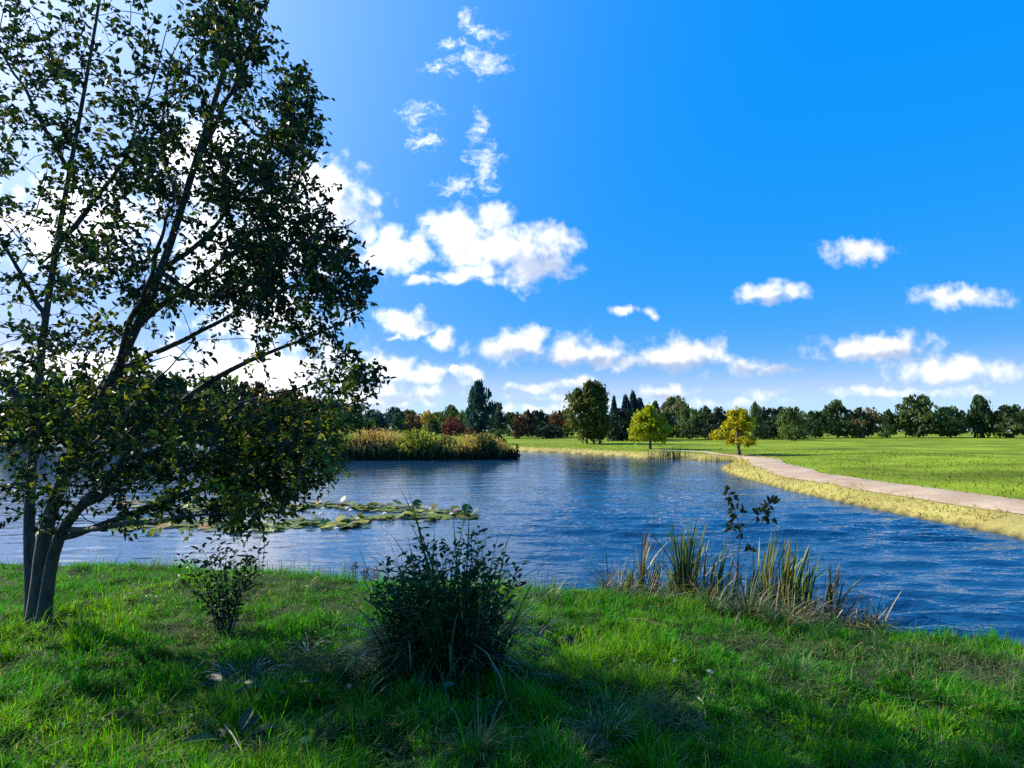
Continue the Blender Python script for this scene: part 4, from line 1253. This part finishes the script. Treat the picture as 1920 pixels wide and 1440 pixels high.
# molehill and bare earth, sticks and fallen leaves
def build_litter():
    g = np.random.default_rng(55)
    p = on_ground(1062, 1205)
    a = np.arange(28) * 2 * math.pi / 28
    V = [(0, 0, .07)]
    for k, r in enumerate((.03, .06, .09, .12)):
        for t in a:
            q = r * (1 + .2 * math.sin(3 * t + k)); V.append((math.cos(t) * q, math.sin(t) * q * .9, .07 * (1 - (r / .12) ** 2) + g.normal(0, .005) - .012))
    fs = [np.array([[0, 1 + i, 1 + (i + 1) % 28] for i in range(28)])]
    fs.append(np.array([[1 + k * 28 + i, 1 + (k + 1) * 28 + i, 1 + (k + 1) * 28 + (i + 1) % 28, 1 + k * 28 + (i + 1) % 28] for k in range(3) for i in range(28)]))
    o = MB().add(V, fs, (.014, .010, .007)).build('molehill', M_STEM, smooth=True)
    o.location = p
    tag(o, 'small dark molehill of bare earth in the grass', 'molehill')
    for (p0, p1, r, c, lab) in [((1183, 1170), (1248, 1186), .009, (.20, .13, .07), 'brown stick lying in the bright grass near the reeds'),
                                ((1000, 1276), (1042, 1284), .008, (.26, .22, .16), 'short pale stick lying in the grass beside the sedge tuft'),
                                ((868, 1306), (903, 1332), .004, (.20, .10, .08), 'thin reddish bent twig on the grass below the sedge tuft'),
                                ((1310, 1322), (1324, 1360), .005, (.40, .36, .24), 'straight straw stalk upright in the middle of the near grass'),
                                ((420, 1376), (458, 1436), .007, (.13, .14, .12), 'grey stick near the bottom edge beneath the dock')]:
        A, B = on_ground(*p0), on_ground(*p1)
        mid = (A + B) * .5 + Vector((g.normal(0, .02), g.normal(0, .02), .02))
        pts = smooth_path([A + Vector((0, 0, .05)), mid + Vector((0, 0, .05)), B + Vector((0, 0, .045))], 9)
        mb = MB(); tube(mb, pts - np.array(A), np.linspace(r, r * .5, 9), 6)
        o = mb.build('stick', M_STEM, smooth=True); o.location = A; o.color = (*c, 1)
        tag(o, lab, 'stick')
    for i, (px, py, c, lab) in enumerate([(747, 1265, (.45, .30, .10), 'yellow fallen leaf caught at the side of the sedge tuft'),
                          (655, 1318, (.36, .32, .22), 'pale fallen leaf lying left of the sedge tuft'),
                          (712, 1250, (.36, .36, .26), 'curled pale fallen leaf hanging in the sedge tuft edge'),
                          (832, 1312, (.14, .22, .14), 'dull green fallen leaf at the foot of the sedge tuft'),
                          (1338, 1288, (.42, .42, .38), 'whitish fallen leaf in the shaded grass below the reeds'),
                          (1268, 1258, (.42, .42, .38), 'whitish fallen leaf among matted dead grass'),
                          (560, 1424, (.42, .40, .22), 'straw yellow fallen leaf close to the bottom edge')]):
        A = on_ground(px, py)
        mb = MB(); leaves(mb, np.zeros((1, 3)), np.array([[math.cos(i * 2.1), math.sin(i * 2.1), .25]]), np.array([[.2, -.5, 1.]]), .075, .045, np.array([c]), .3, .25)
        o = mb.build('fallen_leaf', M_LEAF); o.location = A + Vector((0, 0, .09))
        tag(o, lab, 'leaf', 'fallen leaves on the near grass')
build_litter()

# ------------------------------------------------------------------ reeds at the water's edge
G_REED = 'cattail clumps at the near water edge'
def reed_clump(px, base, top, lean_px, n, col, label, seed, heads=0, spread=.05, width=.016, drybase=True, fan=.07):
    g = np.random.default_rng(seed)
    c = at_z(px, base, 0.0)
    tip = at(px + lean_px, top, c.y)
    H = tip.z; Lx = tip.x - c.x
    root = thing('cattail_clump', c, label, 'reeds', G_REED)
    la = math.atan2(Lx, H)
    mb = MB()
    n = int(n * 3.6); width *= 1.6; fan *= .85
    for k in range(n):
        f = 1.0 if k < 5 else g.uniform(.62, 1.0)
        a = la + g.normal(0, fan)
        az = 0 if a >= 0 else math.pi
        cc = jitter(col, 1, .2, g)
        dry = g.random() < .11
        if dry: cc = jitter((.30, .22, .09), 1, .2, g)
        b = np.array([[g.normal(0, spread), g.normal(0, spread * .7), -.12]])
        blades(mb, b, az + g.normal(0, .5), (H / max(math.cos(la), .5) + .12) * f, width * math.exp(g.normal(0, .15)), abs(a) * .8, abs(g.normal(.10, .12)) + (.9 if g.random() < .12 else 0),
               np.array((.28, .22, .08)) * .28 + cc * .72 if drybase else cc * .8, cc, seg=7)
    mb.build('blade', M_REED, root)
    for k in range(heads):
        q = np.array([g.normal(0, spread), g.normal(0, spread), 0])
        e = q + np.array([Lx * .9 + g.normal(0, .05), g.normal(0, .04), H * g.uniform(.92, 1.02)])
        m = MB(); tube(m, smooth_path([q, (q + e) / 2, e], 6), [.006, .006, .005, .005, .004, .003], 5, (.20, .14, .06))
        s = m.build('stem', M_STEM, root, True)
        d = (e - q) / np.linalg.norm(e - q)
        m = MB(); tube(m, [e - d * .20, e - d * .19, e - d * .12, e - d * .05, e - d * .04], [.003, .010, .012, .010, .003], 7, (.075, .035, .02))
        m.build('seed_head', M_STEM, root, True)
    return root
GR, YG, DK = (.085, .160, .020), (.18, .26, .020), (.035, .080, .020)
reed_clump(1176, 1108, 1062, 6, 9, YG, 'short yellow green reed sprout at the near end of the reeds', 1, 0, .05)
reed_clump(1200, 1110, 990, 10, 5, (.24, .17, .06), 'dry tan cattail with one tall brown head near the short sprout', 2, 1, .03)
reed_clump(1228, 1112, 1042, 0, 6, (.12, .22, .025), 'bright green thin reed standing just past the tan cattail', 3, 0, .025)
reed_clump(1252, 1122, 1055, 10, 9, GR, 'short green reed tuft at the foot of the tallest clump', 4, 0, .04)
reed_clump(1238, 1118, 1022, 1, 2, (.03, .04, .025), 'single thin dark stalk beside the bright thin reed', 41, 0, .01, .008)
reed_clump(1281, 1130, 962, -6, 16, (.045, .115, .020), 'tallest dense dark green cattail clump', 5, 0, .045, .018)
reed_clump(1288, 1128, 966, 28, 9, GR, 'green cattail clump leaning out of the tallest clump', 6, 0, .045, .015)
reed_clump(1308, 1132, 1010, 0, 3, (.10, .10, .04), 'thin olive stalks just past the tallest clump', 7, 0, .03, .010)
reed_clump(1318, 1140, 1030, 12, 4, (.06, .07, .04), 'sparse dull stalks between tallest clump and leaning dark reed', 71, 0, .05, .009)
reed_clump(1325, 1140, 1003, 34, 8, (.045, .085, .022), 'dark reed clump leaning over toward the sapling', 8, 0, .035, .016)
reed_clump(1366, 1146, 1040, 14, 6, DK, 'dark short reeds at the foot of the sapling', 9, 0, .05, .012)
reed_clump(1400, 1150, 1048, 20, 6, DK, 'dark leaning reeds right after the sapling', 10, 0, .05, .013)
reed_clump(1424, 1152, 982, 28, 9, (.10, .135, .03), 'tall pale green cattail leaning beyond the sapling', 11, 0, .035, .016)
reed_clump(1440, 1158, 1040, -8, 6, (.16, .15, .05), 'olive tan reeds at the foot of the tall pale cattail', 12, 0, .06, .012)
reed_clump(1466, 1160, 1006, 16, 9, (.14, .15, .03), 'yellow green cattail clump second from the photograph edge', 13, 0, .04, .018)
reed_clump(1478, 1164, 1010, 26, 8, GR, 'green cattail clump with bent tips at the photograph edge', 14, 0, .05, .018)
reed_clump(1452, 1156, 1060, 6, 8, GR, 'low green cattail clump between the tall pale and the yellow green one', 51, 0, .06, .015)
reed_clump(1410, 1152, 1075, -6, 7, (.07, .13, .025), 'low fresh reed clump close behind the sapling', 52, 0, .06, .014)
reed_clump(1345, 1146, 1070, 4, 7, (.05, .11, .02), 'low dark green reeds just before the sapling', 53, 0, .05, .014)
reed_clump(1500, 1168, 1030, 10, 9, GR, 'green cattail clump just past the photograph edge', 15, 0, .06, .016)
reed_clump(1550, 1176, 1050, 14, 9, (.13, .14, .04), 'olive cattail clump with one brown head', 16, 1, .06, .015)

def build_reed_litter():
    g = np.random.default_rng(66)
    n = 1700
    px = g.uniform(1130, 1660, n)
    py = np.interp(px, [1130, 1200, 1300, 1400, 1500, 1660], [1108, 1113, 1132, 1150, 1166, 1186]) + g.normal(4, 10, n)
    P = np.array([tuple(at_z(a, b, 0.03)) for a, b in zip(px, py)])
    P[:, 2] = np.maximum(height(P[:, 0], P[:, 1]), -.02) + g.uniform(0, .06, n)
    c = np.where((g.random(n) < .42)[:, None], jitter((.30, .22, .11), n, .3, g), jitter((.07, .075, .03), n, .3, g))
    mb = MB()
    blades(mb, P, g.random(n) * 6.28, g.uniform(.15, .60, n), g.uniform(.008, .018, n), np.abs(g.normal(.9, .45, n)), g.normal(.7, .6, n), c * .7, c, seg=5)
    m = 40
    o = mb.build('reed_litter', M_REED)
    tag(o, 'tangle of bent dead reed stalks at the foot of the cattails', 'dead reeds', kind='stuff')
    # fine rushes standing in the shallow water on the tree side
    n = 320
    px = g.uniform(430, 1080, n)
    py = np.interp(px, [430, 600, 700, 850, 1000, 1080], [1068, 1078, 1090, 1098, 1104, 1106]) - np.abs(g.normal(2, 6, n))
    P = np.array([tuple(at_z(a, b, 0.0)) for a, b in zip(px, py)])
    P[:, 2] = -.03
    mb = MB()
    c = np.where((g.random(n) < .3)[:, None], jitter((.30, .26, .06), n, .25, g), jitter((.05, .075, .025), n, .3, g))
    blades(mb, P, g.random(n) * 6.28, g.uniform(.08, .26, n) + (g.random(n) < .06) * .25, g.uniform(.005, .009, n), np.abs(g.normal(.08, .1, n)), g.normal(.2, .2, n), c * .8, c, seg=3)
    o = mb.build('shallow_rushes', M_REED)
    tag(o, 'thin scattered rushes standing in the shallows along the near grass', 'rushes', kind='stuff')
build_reed_litter()
# dead brown dock stalks in the shallows
for i, (px, py, top, lab) in enumerate([(663, 1082, 1056, 'brown dead dock stalk standing in the shallows between the shrubs'),
                                         (688, 1084, 1062, 'shorter dark dead stalk next to the brown dock stalk'),
                                         (706, 1090, 1064, 'dark dead stalk nearest the leafy shrub in the shallows')]):
    f = at_z(px, py, 0)
    leafy_shrub('dead_stalk', f, [at(px + j * 5 - 3, top + abs(j - 1) * 6, f.y) for j in range(3)], .05, (.075, .035, .022), lab, 60 + i, 'dead plant', 14, .1, 'dead stalks in the shallows', .007, .5, False)

# sapling among the reeds
def build_sapling():
    g = np.random.default_rng(88)
    f = at_z(1380, 1128, 0.0)
    Y = f.y
    root = thing('sapling', f, 'slender dark sapling with oval leaves rising among the cattails', 'sapling')
    off = np.array(f)
    def w(px, py, dy=0.0): return np.array(at(px, py, Y + dy)) - off
    def limb(pts, r0, r1):
        p = smooth_path(pts, 12); m = MB(); tube(m, p, np.linspace(r0, r1, 12), 6); m.build('stem', M_TWIG, root, True); return p
    limb([w(1380, 1140), w(1382, 1060), w(1387, 1000), w(1380, 965), w(1372, 940, .03), w(1360, 912, .05)], .009, .003)
    limb([w(1386, 998), w(1404, 980, -.03), w(1422, 966, -.05), w(1440, 948, -.06), w(1448, 940, -.06)], .006, .0025)
    limb([w(1374, 1140), w(1373, 1060, .05), w(1374, 1000, .08), w(1370, 988, .08)], .005, .002)
    limb([w(1384, 1100), w(1396, 1050, -.1), w(1406, 1030, -.12)], .005, .002)
    lv = MB()
    L_ = [(1360, 912, -1.2, 1), (1364, 916, .9, .6), (1362, 920, -2.2, .8), (1368, 926, .5, 1), (1372, 932, -2.4, 1), (1374, 934, .2, .9), (1370, 940, 2.6, 1),
          (1378, 958, -2.5, 1.1), (1374, 955, 2.2, 1), (1380, 965, 3.4, 1.1), (1390, 960, .8, 1), (1388, 955, 1.5, .9), (1376, 972, 3.8, 1), (1384, 985, -.7, 1),
          (1370, 988, 2.6, 1.1), (1372, 986, 3.6, 1.1), (1374, 990, .4, 1), (1366, 992, 3.3, 1), (1418, 966, 1.9, 1.1), (1422, 962, 2.5, 1.2), (1426, 960, 1.2, 1.2),
          (1430, 958, -.4, 1.2), (1436, 950, 1.9, 1.1), (1440, 946, 1.4, 1.2), (1446, 942, 1.0, 1.2), (1448, 940, .1, 1.2), (1442, 950, -.5, 1), (1434, 966, -1.2, 1.1),
          (1440, 968, -1.6, 1.2), (1446, 972, -.6, 1.2), (1398, 1035, 1.0, 1), (1404, 1030, 2.0, 1), (1406, 1034, .2, 1), (1388, 1000, -1.6, .9), (1420, 970, -2.0, .9)]
    for (px, py, a, s) in L_:
        for rep in range(3):
            p = w(px + g.normal(0, 2), py + g.normal(0, 2), g.normal(0, .04))
            a2 = a + g.normal(0, .35)
            ax = np.array([math.cos(a2), g.normal(0, .5), math.sin(a2)])
            leaves(lv, p[None], ax[None], nrm(np.array([[g.normal(0, .5), -1, .6 + g.normal(0, .3)]])), .098 * s * g.uniform(.8, 1.1), .046 * s, jitter((.030, .038, .026), 1, .25, g))
    lv.build('foliage', M_LEAF, root)
build_sapling()

# ------------------------------------------------------------------ water lilies
def build_lilies():
    g = np.random.default_rng(99)
    def pad_mesh(k):
        gg = np.random.default_rng(500 + k)
        n = 22
        a = np.linspace(.16, 2 * math.pi - .16, n)
        V = [(0, 0, .004)]
        for r, zz in ((.55, .006), (.92, .010), (1.0, .018 + .02 * (k % 3))):
            for t in a:
                V.append((math.cos(t) * r * .5, math.sin(t) * r * .5 * .94, zz * .5 + .006 * math.sin(3 * t + k) * r))
        fs = [np.array([[0, 1 + i, 2 + i] for i in range(n - 1)])]
        fs.append(np.array([[1 + q * n + i, 1 + (q + 1) * n + i, 2 + (q + 1) * n + i, 2 + q * n + i] for q in range(2) for i in range(n - 1)]))
        c = np.ones((len(V), 3)); c[-n:] = (1.25, 1.0, .8)
        return MB().add(V, fs, c).mesh('lily_pad', M_PAD, True)
    pads = [pad_mesh(k) for k in range(5)]
    def put(px, py, size, tilt, az, col, label, grp='lily pads floating in the patch', name='lily_pad', z=.012):
        c = at_z(px, py, 0)
        o = link(name, pads[g.integers(5)])
        lift = abs(math.sin(tilt)) * size * .5
        o.location = (c.x, c.y, z + lift)
        o.scale = (size, size, size)
        o.rotation_euler = (tilt * math.cos(az), tilt * math.sin(az), g.random() * 6.28)
        o.color = (*col, 1)
        return tag(o, label, 'lily pad', grp)
    BANDS = [([220, 330, 430, 520, 620, 700, 780, 860, 892], [946, 948, 953, 952, 947, 953, 957, 962, 970], [9, 9, 9, 9, 5, 6, 8, 9, 4], 150),
             ([220, 330, 430, 520, 600, 690], [984, 984, 986, 984, 982, 986], [12, 12, 11, 10, 8, 5], 95),
             ([640, 700, 760, 830, 880], [972, 974, 970, 972, 970], [4, 5, 6, 5, 4], 42)]
    COLS = [(.14, .19, .02), (.23, .23, .02), (.06, .11, .02), (.25, .15, .03), (.09, .14, .03)]
    for xs, ys, hw, n in BANDS:
        for _ in range(n):
            px = g.uniform(xs[0], xs[-1]); py = np.interp(px, xs, ys) + g.normal(0, .55) * np.interp(px, xs, hw)
            tilt = abs(g.normal(0, .13)) if g.random() < .88 else g.uniform(.25, .55)
            col = np.asarray(COLS[g.choice(5, p=[.33, .22, .25, .08, .12])]) * math.exp(g.normal(0, .2))
            put(px, py, g.uniform(.20, .34), tilt, g.random() * 6.28, col, 'green to bronze lily pad floating among others in the patch', z=.008 + .02 * g.random())
    # the rest of the crowded pads, past counting, as one mat
    mb = MB()
    for xs, ys, hw, n in BANDS:
        for _ in range(int(n * 1.7)):
            px = g.uniform(xs[0], xs[-1]); py = np.interp(px, xs, ys) + g.normal(0, .55) * np.interp(px, xs, hw)
            c = at_z(px, py, 0)
            a = np.linspace(.2, 6.08, 12) + g.random() * 6.28
            r_ = g.uniform(.09, .16); tl = abs(g.normal(0, .15)); ta = g.random() * 6.28
            P = np.stack([c.x + np.cos(a) * r_, c.y + np.sin(a) * r_, .012 + .02 * g.random() + r_ * tl * (1 + np.cos(a - ta))], 1)
            P = np.vstack([[c.x, c.y, P[:, 2].mean()], P])
            col = np.asarray(COLS[g.choice(5, p=[.33, .22, .25, .08, .12])]) * math.exp(g.normal(0, .25))
            mb.add(P, np.array([[0, 1 + i, 2 + i] for i in range(11)]), col)
    o = mb.build('lily_mat', M_PAD)
    tag(o, 'crowded mat of small lily pads filling the patch', 'lily pads', kind='stuff')
    put(643, 943, .28, .9, .3, (.13, .12, .02), 'large yellowish upturned lily pad at the back of the patch', None)
    put(876, 964, .34, .9, .5, (.035, .09, .02), 'large dark green upturned lily pad at the tip of the patch', None)
    put(889, 969, .32, .7, 1.2, (.02, .06, .02), 'dark folded lily pad outermost at the tip of the patch', None)
    put(782, 950, .28, .8, .2, (.03, .085, .02), 'dark green upturned lily pad halfway along the back row', None)
    def flower_mesh(k):
        gg = np.random.default_rng(700 + k)
        mb = MB()
        for ring, (m, el, L_) in enumerate(((8, .25, .09), (8, .7, .085), (6, 1.1, .07))):
            az = np.arange(m) * 2 * math.pi / m + ring * .4
            d = np.stack([np.cos(az) * math.cos(el), np.sin(az) * math.cos(el), np.full(m, math.sin(el))], 1)
            leaves(mb, d * .01, d, np.tile(UP, (m, 1)), L_, .038, np.ones((m, 3)), .3, -.15)
        return mb.mesh('petal', M_PETAL)
    fm = [flower_mesh(k) for k in range(3)]
    cm = MB(); tube(cm, [(0, 0, .0), (0, 0, .02), (0, 0, .04)], [.012, .018, .014], 8, (.6, .42, .05)); cmesh = cm.mesh('flower_centre', M_PETAL)
    spots = [(650, 958), (657, 962), (700, 950), (690, 951), (770, 951), (800, 955), (806, 958), (842, 966), (846, 969), (836, 967), (556, 960), (600, 968), (470, 962), (455, 970), (500, 955),
             (540, 975), (630, 996), (560, 950), (440, 978), (605, 958), (670, 978), (720, 968)]
    for i, (px, py) in enumerate(spots):
        c = at_z(px, py, 0)
        t = thing('water_lily', (c.x, c.y, .045), 'whitish open water lily flower among the pads', 'flower', 'pale water lily flowers in the patch', g.random() * 6.28)
        p = link('petal', fm[i % 3], t); p.color = (.82, .76, .74, 1)
        link('flower_centre', cmesh, t)
        s = g.uniform(.7, 1.05); t.scale = (s, s, s)
    c = at_z(856, 962, 0)
    t = thing('water_lily', (c.x, c.y, .05), 'single pink water lily flower near the tip of the patch', 'flower', None)
    p = link('petal', fm[0], t); p.color = (.75, .38, .40, 1); link('flower_centre', cmesh, t); t.scale = (1.15, 1.15, 1.15)
build_lilies()
